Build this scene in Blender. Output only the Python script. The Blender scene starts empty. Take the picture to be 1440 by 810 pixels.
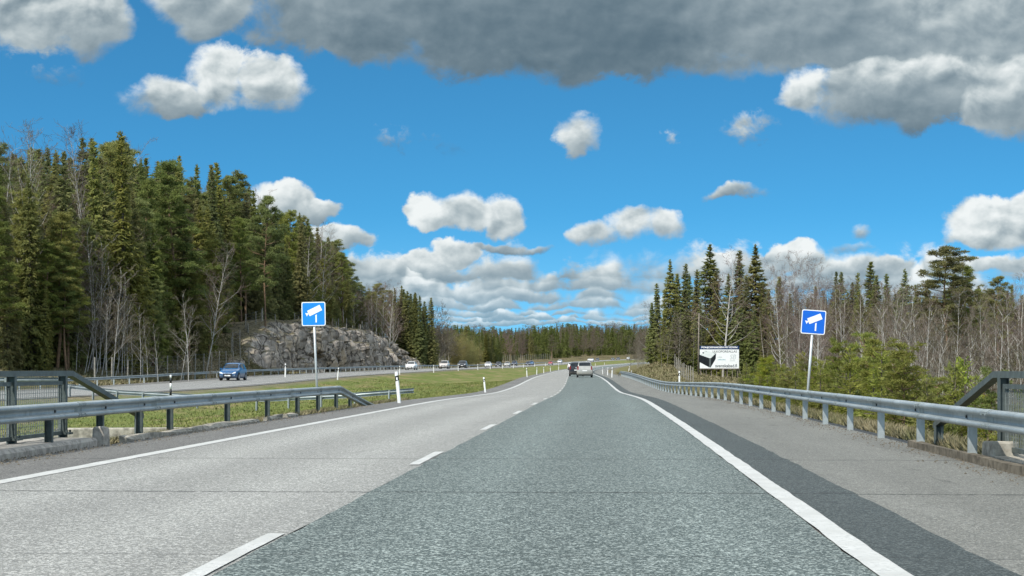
import bpy, math, random
import numpy as np

C = bpy.context.scene
COL = C.collection
R = math.radians
FPX = 2300.0          # focal length of the photo in its own pixels (1440 wide)
CAMH = 1.115

# ------------------------------------------------------------------ camera
cam = bpy.data.cameras.new('camera')
camo = bpy.data.objects.new('camera', cam)
COL.objects.link(camo)
camo.location = (0, 0, CAMH)
camo.rotation_euler = (R(90), 0, 0)
cam.sensor_width = 36.0
cam.lens = 36.0 * FPX / 1440.0
cam.shift_y = (519 - 405) / 1440.0
cam.clip_start = 0.1
cam.clip_end = 20000
C.camera = camo

# ------------------------------------------------------------------ light
SUN_EL, SUN_AZ = R(47), math.atan2(-0.63, -0.777)
sun = bpy.data.lights.new('sun', 'SUN')
sun.energy = 4.6
sun.angle = R(0.5)
sun.color = (1.0, 0.95, 0.87)
suno = bpy.data.objects.new('sun', sun)
COL.objects.link(suno)
suno.rotation_euler = (R(90) - SUN_EL, 0, math.pi - SUN_AZ)
suno.location = (-30, -40, 60)

C.view_settings.view_transform = 'Standard'
C.view_settings.look = 'None'
C.view_settings.exposure = 0.16
C.view_settings.gamma = 1.0
C.view_settings.use_curve_mapping = False


# ------------------------------------------------------------------ node helper
class NT:
    def __init__(s, tree):
        s.t = tree
        s.n = tree.nodes
        s.l = tree.links

    def node(s, typ, **kw):
        nd = s.n.new(typ)
        for k, v in kw.items():
            setattr(nd, k, v)
        return nd

    def put(s, sock, v):
        if v is None:
            return
        if isinstance(v, bpy.types.NodeSocket):
            s.l.new(v, sock)
        else:
            sock.default_value = v

    def m(s, op, a, b=None, c=None, clamp=False):
        nd = s.node('ShaderNodeMath', operation=op, use_clamp=clamp)
        s.put(nd.inputs[0], a)
        s.put(nd.inputs[1], b)
        s.put(nd.inputs[2], c)
        return nd.outputs[0]

    def mix(s, f, a, b, typ='MIX'):
        nd = s.node('ShaderNodeMix', data_type='RGBA', blend_type=typ)
        s.put(nd.inputs['Factor'], f)
        s.put(nd.inputs[6], col(a))
        s.put(nd.inputs[7], col(b))
        return nd.outputs[2]

    def noise(s, vec, scale, detail=2.0, rough=0.5, dist=0.0, dim='3D'):
        nd = s.node('ShaderNodeTexNoise', noise_dimensions=dim)
        s.put(nd.inputs['Vector'], vec)
        nd.inputs['Scale'].default_value = scale
        nd.inputs['Detail'].default_value = detail
        nd.inputs['Roughness'].default_value = rough
        nd.inputs['Distortion'].default_value = dist
        return nd.outputs['Fac']

    def step(s, v, lo, hi, smooth=True):
        nd = s.node('ShaderNodeMapRange', interpolation_type='SMOOTHSTEP' if smooth else 'LINEAR')
        nd.clamp = True
        s.put(nd.inputs[0], v)
        s.put(nd.inputs[1], lo)
        s.put(nd.inputs[2], hi)
        return nd.outputs[0]

    def xyz(s, x, y, z=0.0):
        nd = s.node('ShaderNodeCombineXYZ')
        s.put(nd.inputs[0], x)
        s.put(nd.inputs[1], y)
        s.put(nd.inputs[2], z)
        return nd.outputs[0]


def col(c):
    if isinstance(c, (tuple, list)) and len(c) == 3:
        return (c[0], c[1], c[2], 1.0)
    return c


# ------------------------------------------------------------------ sky with clouds
def make_world():
    w = bpy.data.worlds.new('World')
    C.world = w
    w.use_nodes = True
    w.cycles.sampling_method = 'MANUAL'
    w.cycles.sample_map_resolution = 512
    t = NT(w.node_tree)
    t.n.clear()
    out = t.node('ShaderNodeOutputWorld')
    bg = t.node('ShaderNodeBackground')
    STR = 0.1
    bg.inputs[1].default_value = STR
    t.l.new(bg.outputs[0], out.inputs[0])
    tc = t.node('ShaderNodeTexCoord')
    sep = t.node('ShaderNodeSeparateXYZ')
    t.l.new(tc.outputs['Generated'], sep.inputs[0])
    x, y, z = sep.outputs
    # clear sky; looked up somewhat above the true direction for a deep spring blue
    sky = t.node('ShaderNodeTexSky', sky_type='NISHITA')
    sky.sun_disc = False
    sky.sun_elevation = SUN_EL
    sky.sun_rotation = SUN_AZ
    sky.air_density = 1.0
    sky.dust_density = 0.3
    sky.ozone_density = 3.0
    up = t.m('MULTIPLY_ADD', t.m('MAXIMUM', z, -0.01), 1.6, 0.13)
    t.l.new(t.xyz(x, y, up), sky.inputs['Vector'])
    base = t.mix(1.0, sky.outputs[0], SKY_TINT, 'MULTIPLY')
    lowsky = t.m('MULTIPLY', t.step(z, 0.10, 0.0), 0.42)
    base = t.mix(lowsky, base, (0.30 / STR, 0.62 / STR, 0.86 / STR))
    # direction as tangent coordinates, 1 unit = 100/2300
    ay = t.m('MAXIMUM', t.m('ABSOLUTE', y), 0.04)
    U0 = t.m('MULTIPLY', t.m('DIVIDE', x, ay), 23.0)
    V0 = t.m('MULTIPLY', t.m('DIVIDE', z, ay), 23.0)
    P0 = t.xyz(U0, V0)
    w1 = t.m('SUBTRACT', t.noise(P0, 1.1, 5, 0.55), 0.5)
    w2 = t.m('SUBTRACT', t.noise(t.xyz(t.m('ADD', U0, 31.7), V0), 1.3, 5, 0.55), 0.5)
    U = t.m('MULTIPLY_ADD', w1, 0.75, U0)
    V = t.m('MULTIPLY_ADD', w2, 0.55, V0)

    def ell(cx, cy, rx, rt, rb, amp, tone):
        cx = (cx - 720) / 100; cy = (519 - cy) / 100; rx /= 100; rt /= 100; rb /= 100
        du = t.m('MULTIPLY_ADD', U, 1 / rx, -cx / rx)
        a = t.m('MULTIPLY_ADD', V, 1 / rt, -cy / rt)
        b = t.m('MULTIPLY_ADD', V, -1 / rb, cy / rb)
        mm = t.m('MAXIMUM', a, b)
        s = t.m('MULTIPLY_ADD', du, du, t.m('MULTIPLY', mm, mm))
        f = t.m('MULTIPLY_ADD', s, -amp, amp)
        # lit factor: bright crown, grey base
        lit = t.m('MULTIPLY_ADD', a, 0.30, tone)
        lit = t.m('MULTIPLY_ADD', du, -0.06, lit)
        return f, lit
    Fa = La = None
    for e in CLOUDS:
        f, lit = ell(*e)
        if Fa is None:
            Fa, La = f, lit
        else:
            d = t.m('MULTIPLY_ADD', t.m('SUBTRACT', f, Fa), 2.2, 0.5, clamp=True)
            nd = t.node('ShaderNodeMix', data_type='FLOAT')
            t.put(nd.inputs[0], d); t.put(nd.inputs[2], La); t.put(nd.inputs[3], lit)
            La = nd.outputs[0]
            Fa = t.m('SMOOTH_MAX', Fa, f, 0.12)
    # rows of small flat-based cumulus towards the horizon
    L, F = La, Fa
    for j, (yj, hj, fr) in enumerate(ROWS):
        vj = (519 - yj) / 100; hj /= 100
        n = t.noise(t.xyz(t.m('MULTIPLY', U0, fr), 7.3 * j + 1.7), 1.15, 3, 0.55)
        dv = t.m('MULTIPLY_ADD', w2, 0.32, t.m('SUBTRACT', V0, vj))
        top = t.m('MULTIPLY_ADD', n, 6.0, -2.15)
        e = t.m('MULTIPLY', dv, 1 / hj)
        f = t.m('MINIMUM', t.m('MULTIPLY', t.m('SUBTRACT', top, e), 0.7), t.m('MULTIPLY_ADD', e, 2.0, 0.55))
        f = t.m('MINIMUM', f, 0.75)
        lit = t.m('MULTIPLY_ADD', e, 0.44, 0.50)
        d = t.m('MULTIPLY_ADD', t.m('SUBTRACT', f, F), 2.2, 0.5, clamp=True)
        nd = t.node('ShaderNodeMix', data_type='FLOAT')
        t.put(nd.inputs[0], d); t.put(nd.inputs[2], L); t.put(nd.inputs[3], lit)
        L = nd.outputs[0]
        F = t.m('MAXIMUM', F, f)
    # unseen cloud field overhead, made heavy and bright as added fill light
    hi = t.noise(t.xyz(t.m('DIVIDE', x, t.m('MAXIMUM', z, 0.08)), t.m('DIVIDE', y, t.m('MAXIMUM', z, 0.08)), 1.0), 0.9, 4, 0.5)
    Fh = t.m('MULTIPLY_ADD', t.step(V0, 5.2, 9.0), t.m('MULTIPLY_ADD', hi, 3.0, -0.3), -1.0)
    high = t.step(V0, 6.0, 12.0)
    F = t.m('MAXIMUM', F, Fh)
    # billows
    Pw = t.xyz(U0, t.m('MULTIPLY', V0, 1.25), 0.7)
    n0 = t.noise(Pw, 1.7, 10, 0.62, 0.25)
    Ps = t.xyz(t.m('ADD', U0, -0.075), t.m('MULTIPLY_ADD', V0, 1.25, 0.14), 0.7)
    n1 = t.noise(Ps, 1.55, 4, 0.5, 0.2)
    n0s = t.noise(Pw, 1.55, 4, 0.5, 0.2)
    fine = t.m('SUBTRACT', t.noise(Pw, 6.5, 5, 0.6), 0.5)
    dens = t.m('MULTIPLY_ADD', t.m('SUBTRACT', n0, 0.5), 1.75, F)
    soft = t.noise(t.xyz(U0, V0, 9.1), 0.8, 2, 0.5)
    alpha = t.step(dens, -0.06, t.m('MULTIPLY_ADD', t.step(soft, 0.4, 0.65), 0.50, 0.30))
    bright = t.step(L, 0.42, 0.80)
    emb = t.m('MULTIPLY', t.m('SUBTRACT', n0s, n1), t.m('MULTIPLY_ADD', bright, 1.0, 0.42))
    L = t.m('ADD', L, emb)
    L = t.m('MULTIPLY_ADD', fine, t.m('MULTIPLY_ADD', bright, 0.10, 0.0), L)
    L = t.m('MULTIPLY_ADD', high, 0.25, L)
    # thick middles of the cloud are darker than the thin sunlit rim
    L = t.m('SUBTRACT', L, t.m('MULTIPLY', t.step(dens, 0.3, 1.3), 0.10))
    ramp = t.node('ShaderNodeValToRGB')
    t.put(ramp.inputs[0], L)
    cr = ramp.color_ramp
    cr.interpolation = 'B_SPLINE'
    cr.elements[0].position = 0.0; cr.elements[0].color = (0.075, 0.125, 0.165, 1)
    cr.elements[1].position = 1.0; cr.elements[1].color = (0.90, 0.93, 0.92, 1)
    for p, c in ((0.22, (0.135, 0.195, 0.235, 1)), (0.42, (0.26, 0.33, 0.37, 1)), (0.62, (0.46, 0.53, 0.55, 1)), (0.82, (0.72, 0.77, 0.77, 1))):
        e = cr.elements.new(p); e.color = c
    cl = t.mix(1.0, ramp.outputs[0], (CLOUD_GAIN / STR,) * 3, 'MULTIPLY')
    hz = t.m('MULTIPLY', t.step(V0, 1.6, 0.2), 0.30)
    cl = t.mix(hz, cl, base)
    gl = t.m('MULTIPLY_ADD', high, 0.9, 1.0)  # extra gain on the unseen overhead clouds to fill the shaded sides
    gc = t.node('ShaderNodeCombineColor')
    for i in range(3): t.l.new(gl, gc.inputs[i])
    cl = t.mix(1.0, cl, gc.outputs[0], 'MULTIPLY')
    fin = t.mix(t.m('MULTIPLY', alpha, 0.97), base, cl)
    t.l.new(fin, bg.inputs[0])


SKY_TINT = (0.42, 1.26, 1.46)
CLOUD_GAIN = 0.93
# cx, cy, rx, up, down (photo pixels off the view axis), strength, tone
CLOUDS = [
    (800, 5, 520, 200, 112, 1.5, 0.35), (560, 0, 200, 200, 82, 1.2, 0.46),
    (1090, 10, 420, 200, 100, 1.4, 0.52), (1330, 10, 260, 200, 95, 1.3, 0.63), 
    (1250, 128, 130, 50, 60, 1.1, 0.54), (1340, 100, 100, 40, 40, 1, 0.65), (1425, 140, 85, 80, 60, 1.1, 0.61), (1132, 132, 40, 40, 32, 0.9, 0.78),
    
    (40, 15, 130, 100, 66, 1.2, 0.69), (130, 30, 56, 60, 55, 0.9, 0.59), (285, -5, 84, 80, 66, 1.2, 0.61), 
    (305, 108, 50, 58, 48, 0.95, 0.80), (380, 118, 58, 42, 44, 0.95, 0.70), (236, 136, 66, 32, 34, 0.85, 0.64), 
    (815, 190, 42, 32, 32, 0.8, 0.71), (1040, 269, 50, 13, 12, 0.55, 0.50), (1215, 326, 20, 12, 12, 0.5, 0.58),
    (606, 306, 40, 36, 26, 1, 0.82), (655, 300, 40, 32, 30, 1, 0.78), (700, 306, 38, 34, 26, 0.95, 0.74), 
    (842, 330, 46, 22, 18, 0.9, 0.70), (890, 322, 40, 28, 22, 1, 0.74), (930, 318, 34, 26, 22, 0.95, 0.70), 
    (395, 285, 50, 36, 34, 1, 0.74), (440, 296, 40, 22, 24, 0.9, 0.66), (470, 335, 66, 20, 22, 0.7, 0.67),
    (640, 358, 40, 22, 20, 0.95, 0.74), (598, 372, 46, 20, 18, 0.9, 0.70), (715, 347, 58, 9, 9, 0.6, 0.50),
    (1400, 318, 78, 44, 34, 1.1, 0.76), (1450, 298, 60, 40, 30, 1, 0.80), (1410, 372, 90, 18, 18, 0.9, 0.68),
    (1120, 364, 50, 26, 24, 0.95, 0.76), (1010, 372, 60, 16, 22, 0.85, 0.73), (1160, 380, 60, 18, 20, 0.85, 0.64), (1235, 374, 60, 20, 24, 0.9, 0.70), (1205, 350, 40, 10, 10, 0.5, 0.53),
    (580, 200, 40, 12, 10, 0.06, 0.42), (950, 200, 26, 18, 16, 0.05, 0.48), (1065, 185, 30, 14, 14, 0.08, 0.48), (75, 100, 40, 14, 14, 0.12, 0.53),
    
]
# rows of flat-based cumulus receding to the horizon: photo row, height, stretch
ROWS = [(388, 38, 0.60), (404, 32, 0.72), (419, 25, 0.85), (431, 19, 1.05), (441, 14, 1.35), (449, 10, 1.8), (456, 8, 2.3)]
make_world()


# ------------------------------------------------------------------ mesh helpers
def tag(o, label=None, cat=None, group=None, kind=None):
    if label: o['label'] = label
    if cat: o['category'] = cat
    if group: o['group'] = group
    if kind: o['kind'] = kind
    return o


def link(name, me, parent=None, loc=None):
    o = bpy.data.objects.new(name, me)
    COL.objects.link(o)
    if parent is not None: o.parent = parent
    if loc is not None: o.location = loc
    return o


def empty(name, loc=(0, 0, 0), rz=0.0, label=None, cat=None, group=None):
    o = bpy.data.objects.new(name, None)
    o.empty_display_size = 0.3
    COL.objects.link(o)
    o.location = loc
    o.rotation_euler = (0, 0, rz)
    return tag(o, label, cat, group)


def copy_tree(o, parent=None):
    c = o.copy()
    COL.objects.link(c)
    c.parent = parent
    for ch in list(o.children):
        copy_tree(ch, c)
    return c


def np_mesh(name, V, F, mats=(), midx=None, smooth=False):
    """V (n,3); F (m,k) all of one size"""
    me = bpy.data.meshes.new(name)
    V = np.asarray(V, dtype=np.float32)
    F = np.asarray(F, dtype=np.int32)
    m, k = F.shape
    me.vertices.add(len(V))
    me.vertices.foreach_set('co', V.ravel())
    me.loops.add(m * k)
    me.loops.foreach_set('vertex_index', F.ravel())
    me.polygons.add(m)
    me.polygons.foreach_set('loop_start', np.arange(0, m * k, k, dtype=np.int32))
    me.polygons.foreach_set('loop_total', np.full(m, k, dtype=np.int32))
    for mt in mats: me.materials.append(mt)
    if midx is not None: me.polygons.foreach_set('material_index', np.asarray(midx, dtype=np.int32))
    if smooth: me.polygons.foreach_set('use_smooth', np.ones(m, dtype=bool))
    me.update(calc_edges=True)
    return me


class MB:
    def __init__(s):
        s.v = []; s.f = []; s.mi = []

    def poly(s, pts, mi=0):
        b = len(s.v); s.v += [tuple(p) for p in pts]
        s.f.append(tuple(range(b, b + len(pts)))); s.mi.append(mi)

    def box(s, c, sz, rz=0.0, mi=0, rx=0.0, ry=0.0, taper=1.0):
        b = len(s.v)
        cx, cy, cz = c
        hx, hy, hz = sz[0] / 2, sz[1] / 2, sz[2] / 2
        cr, sr = math.cos(rz), math.sin(rz)
        for dz in (-1, 1):
            k = taper if dz > 0 else 1.0
            for dx, dy in ((-1, -1), (1, -1), (1, 1), (-1, 1)):
                px, py, pz = dx * hx * k, dy * hy * k, dz * hz
                if ry: px, pz = px * math.cos(ry) + pz * math.sin(ry), -px * math.sin(ry) + pz * math.cos(ry)
                if rx: py, pz = py * math.cos(rx) - pz * math.sin(rx), py * math.sin(rx) + pz * math.cos(rx)
                s.v.append((cx + px * cr - py * sr, cy + px * sr + py * cr, cz + pz))
        for q in ((0, 3, 2, 1), (4, 5, 6, 7), (0, 1, 5, 4), (1, 2, 6, 5), (2, 3, 7, 6), (3, 0, 4, 7)):
            s.f.append(tuple(b + i for i in q)); s.mi.append(mi)

    def tube(s, pts, rad, n=8, mi=0, cap=True):
        pts = [np.array(p, float) for p in pts]
        if not hasattr(rad, '__len__'): rad = [rad] * len(pts)
        rings = []
        for i, p in enumerate(pts):
            d = pts[min(i + 1, len(pts) - 1)] - pts[max(i - 1, 0)]
            d /= np.linalg.norm(d) + 1e-9
            a = np.array((0, 0, 1.0)) if abs(d[2]) < 0.9 else np.array((1.0, 0, 0))
            u = np.cross(d, a); u /= np.linalg.norm(u)
            w = np.cross(d, u)
            ring = []
            for k in range(n):
                t = 2 * math.pi * (k + 0.5) / n
                ring.append(len(s.v)); s.v.append(tuple(p + rad[i] * (math.cos(t) * u + math.sin(t) * w)))
            rings.append(ring)
        for a, b in zip(rings[:-1], rings[1:]):
            for k in range(n):
                s.f.append((a[k], a[(k + 1) % n], b[(k + 1) % n], b[k])); s.mi.append(mi)
        if cap:
            s.f.append(tuple(rings[0])); s.mi.append(mi)
            s.f.append(tuple(reversed(rings[-1]))); s.mi.append(mi)

    def sweep(s, profile, path, mi=0, closed=True):
        """profile: list of (side, up); path: list of (point, side_dir(2d))"""
        n = len(profile); rings = []
        for p, sd in path:
            rings.append([len(s.v) + k for k in range(n)])
            for a, u in profile:
                s.v.append((p[0] + sd[0] * a, p[1] + sd[1] * a, p[2] + u))
        for a, b in zip(rings[:-1], rings[1:]):
            for k in range(n if closed else n - 1):
                s.f.append((a[k], a[(k + 1) % n], b[(k + 1) % n], b[k])); s.mi.append(mi)
        if closed:
            s.f.append(tuple(rings[0])); s.mi.append(mi); s.f.append(tuple(reversed(rings[-1]))); s.mi.append(mi)

    def build(s, name, mats, parent=None, smooth=False, loc=None):
        me = bpy.data.meshes.new(name)
        me.from_pydata(s.v, [], s.f)
        for m in (mats if isinstance(mats, (list, tuple)) else [mats]): me.materials.append(m)
        me.polygons.foreach_set('material_index', s.mi)
        if smooth: me.polygons.foreach_set('use_smooth', np.ones(len(s.f), dtype=bool))
        me.update()
        import bmesh
        bm = bmesh.new(); bm.from_mesh(me)
        bmesh.ops.recalc_face_normals(bm, faces=bm.faces)
        bm.to_mesh(me); bm.free()
        return link(name, me, parent, loc)


# ------------------------------------------------------------------ numpy noise
def _h(ix, iy, seed):
    n = (ix.astype(np.int64) * 374761393 + iy.astype(np.int64) * 668265263 + seed * 2147483647) & 0xffffffff
    n = ((n ^ (n >> 13)) * 1274126177) & 0xffffffff
    return ((n ^ (n >> 16)) & 0xffff) / 65535.0


def vnoise(x, y, seed=0):
    x = np.asarray(x, float); y = np.asarray(y, float)
    ix, iy = np.floor(x), np.floor(y)
    fx, fy = x - ix, y - iy
    fx = fx * fx * (3 - 2 * fx); fy = fy * fy * (3 - 2 * fy)
    a = _h(ix, iy, seed); b = _h(ix + 1, iy, seed); c = _h(ix, iy + 1, seed); d = _h(ix + 1, iy + 1, seed)
    return (a * (1 - fx) + b * fx) * (1 - fy) + (c * (1 - fx) + d * fx) * fy


def fbm(x, y, o=4, seed=0):
    s = 0; a = 0.5; t = 0
    for i in range(o):
        s = s + a * vnoise(x * 2 ** i, y * 2 ** i, seed + i); t += a; a *= 0.5
    return s / t


def cells(x, y, seed=0, tilt=0.0):
    """2-D cell noise: random value of nearest feature point and F2-F1"""
    ix, iy = np.floor(x), np.floor(y)
    d1 = np.full(x.shape, 9.0); d2 = np.full(x.shape, 9.0); val = np.zeros(x.shape)
    for dx in (-1, 0, 1):
        for dy in (-1, 0, 1):
            jx, jy = ix + dx, iy + dy
            px = jx + _h(jx, jy, seed); py = jy + _h(jx, jy, seed + 7)
            d = np.hypot(px - x, py - y)
            nearer = d < d1
            d2 = np.where(nearer, d1, np.minimum(d2, d))
            val = np.where(nearer, _h(jx, jy, seed + 13) + tilt * ((x - px) * (_h(jx, jy, seed + 19) - .5) + (y - py) * (_h(jx, jy, seed + 23) - .5)), val)
            d1 = np.where(nearer, d, d1)
    return val, d2 - d1


# ------------------------------------------------------------------ road lines
def spline(xs, ys):
    xs = np.array(xs, float); ys = np.array(ys, float)
    m = np.gradient(ys, xs)

    def f(x):
        x = np.clip(np.asarray(x, float), xs[0] - 1e6, xs[-1] + 1e6)
        i = np.clip(np.searchsorted(xs, x) - 1, 0, len(xs) - 2)
        h = xs[i + 1] - xs[i]; t = (x - xs[i]) / h
        r = ((2 * t ** 3 - 3 * t ** 2 + 1) * ys[i] + (t ** 3 - 2 * t ** 2 + t) * h * m[i]
             + (-2 * t ** 3 + 3 * t ** 2) * ys[i + 1] + (t ** 3 - t ** 2) * h * m[i + 1])
        r = np.where(x < xs[0], ys[0] + m[0] * (x - xs[0]), r)
        r = np.where(x > xs[-1], ys[-1] + m[-1] * (x - xs[-1]), r)
        return r
    return f


S = 0.0561
# our lane divider: X and height over Y
RX = spline([-30, 0, 40, 70, 100, 133, 174, 230, 287, 350, 400, 450, 500, 600, 700, 800, 1000, 1300],
            [-2.19 - 30 * S, -2.19, -2.19 + 40 * S, 1.62, 2.87, 4.3, 5.9, 8.0, 10.25, 13.3, 16.6, 20.6, 25.3, 36, 49, 64, 100, 170])
RZ = spline([-30, 0, 40, 60, 80, 100, 124, 150, 174, 230, 287, 350, 400, 500, 600, 700, 850, 1000, 1300],
            [0, 0, 0, -0.03, -0.17, -0.30, -0.24, -0.04, 0.12, 0.27, 0.38, 0.64, 0.93, 1.6, 2.4, 3.25, 4.7, 6.2, 9.0])
# oncoming carriageway, its own lane divider
DX = spline([-30, 60, 100, 146, 200, 265, 330, 400, 450, 500, 600, 680, 800, 900, 1000, 1300],
            [-36.0, -29.5, -26.5, -23.0, -18.9, -14.0, -9.4, -4.6, -1.2, 2.6, 12.3, 21.8, 38.5, 54.5, 73, 142])
DZ = spline([-30, 60, 100, 120, 136, 150, 172, 200, 224, 265, 300, 330, 400, 450, 500, 590, 680, 800, 1000, 1300],
            [-0.3, -0.3, -0.28, -0.18, -0.02, 0.16, 0.40, 0.60, 0.74, 1.0, 1.15, 1.3, 1.5, 1.75, 2.1, 2.6, 3.5, 4.9, 7.0, 10])
YR = np.concatenate([np.arange(-30, 60, 1.0), np.arange(60, 200, 2.0), np.arange(200, 420, 4.0), np.arange(420, 1301, 10.0)])


def rx(y): return float(RX(y))
def rz(y): return float(RZ(y))
def dx_(y): return float(DX(y))
def dz_(y): return float(DZ(y))


# forest floor on the left of the oncoming road (absolute height)
PLATEAU = spline([-30, 60, 130, 150, 170, 185, 193, 202, 210, 216, 228, 260, 292, 306, 320, 330, 341, 352, 375, 420, 600, 800, 1000, 1300],
                 [0.2, 0.4, 0.9, 1.3, 2.0, 2.7, 3.3, 4.6, 5.9, 6.8, 7.5, 7.5, 7.8, 7.6, 6.8, 6.0, 4.4, 2.8, 2.3, 2.4, 3.6, 6.0, 9.0, 13.0])


def smooth(t):
    t = np.clip(t, 0, 1); return t * t * (3 - 2 * t)


def left_z(Y, off):
    """height left of the oncoming carriageway; off = X - DX (negative)"""
    Y = np.asarray(Y, float); off = np.asarray(off, float)
    rock = smooth((Y - 196) / 12) * (1 - smooth((Y - 338) / 16))
    a = -8.2 * (1 - rock) + -13.6 * rock
    b = -17.5 * (1 - rock) + -16.2 * rock
    t = smooth((a - off) / (a - b))
    zr = DZ(Y) - 0.12
    back = np.clip((-off - 22) * 0.035, 0, 9)
    bump = (fbm((off + DX(Y)) * 0.13, Y * 0.09, 3, 5) - 0.5) * 0.9 * smooth((-off - 9) / 6)
    return zr * (1 - t) + (PLATEAU(Y) + back) * t + bump


def right_z(Y, off):
    """height right of our carriageway; off = X - RX"""
    Y = np.asarray(Y, float); off = np.asarray(off, float)
    X = RX(Y) + off
    zr = RZ(Y) - 0.05
    low = np.interp(Y, [-30, 20, 60, 110, 160, 220, 300, 450, 700, 1000], [-1.6, -1.6, -1.5, -1.2, -0.6, -0.25, 0.5, 1.6, 3.5, 6.0])
    t = smooth((off - 7.0) / 4.5)
    z = zr * (1 - t) + low * t
    # dry grass mound before the billboard
    z = z + 2.2 * np.exp(-((X - 24.0 - (Y - 255) * 0.06) / 4.2) ** 2 - ((Y - 258) / 34) ** 2) * smooth((off - 7.5) / 4)
    z = z + 0.0 * np.exp(-((X - 31.0) / 8.0) ** 2 - ((Y - 232) / 22) ** 2) * smooth((off - 7.5) / 4)
    z = z + (fbm(X * 0.2, Y * 0.12, 3, 9) - 0.5) * 0.5 * smooth((off - 8) / 5)
    return z + np.clip((off - 60) * 0.02, 0, 14)


def median_z(Y, t):
    """t 0 at the oncoming inner pavement edge, 1 at our left pavement edge"""
    a, b = DZ(Y) - 0.05, RZ(Y) - 0.05
    dip = np.interp(Y, [0, 40, 90, 150, 300, 600], [0.75, 0.7, 0.55, 0.5, 0.35, 0.3])
    n = (fbm(t * 7, np.asarray(Y) * 0.09, 3, 3) - 0.5) * 0.35 * np.sin(np.pi * np.clip(t, 0, 1))
    return a * (1 - t) + b * t - dip * np.sin(np.pi * np.clip(t, 0, 1)) ** 0.8 + n


def ground_z(X, Y):
    """height of the ground at a point"""
    r, d = rx(Y), dx_(Y)
    if X > r + 6.9: return float(right_z(Y, X - r))
    if X < d - 6.9: return float(left_z(Y, X - d))
    if X > r - 5.2: return rz(Y)
    if X < d + 5.0: return dz_(Y)
    t = (X - d - 5.0) / (r - 5.2 - d - 5.0)
    return float(median_z(Y, t))


# ------------------------------------------------------------------ materials
def mat(name, rough=0.7, spec=0.3, metal=0.0):
    m = bpy.data.materials.new(name)
    m.use_nodes = True
    t = NT(m.node_tree)
    b = t.n['Principled BSDF']
    b.inputs['Roughness'].default_value = rough
    b.inputs['Specular IOR Level'].default_value = spec
    b.inputs['Metallic'].default_value = metal
    return m, t, b


def flat(name, c, rough=0.6, spec=0.3, metal=0.0, var=0.12, scale=6.0):
    m, t, b = mat(name, rough, spec, metal)
    tc = t.node('ShaderNodeTexCoord')
    n = t.noise(tc.outputs['Object'], scale, 4, 0.6)
    lo = tuple(v * (1 - var) for v in c); hi = tuple(min(1, v * (1 + var)) for v in c)
    t.l.new(t.mix(t.step(n, 0.3, 0.7), lo, hi), b.inputs['Base Color'])
    return m


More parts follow.
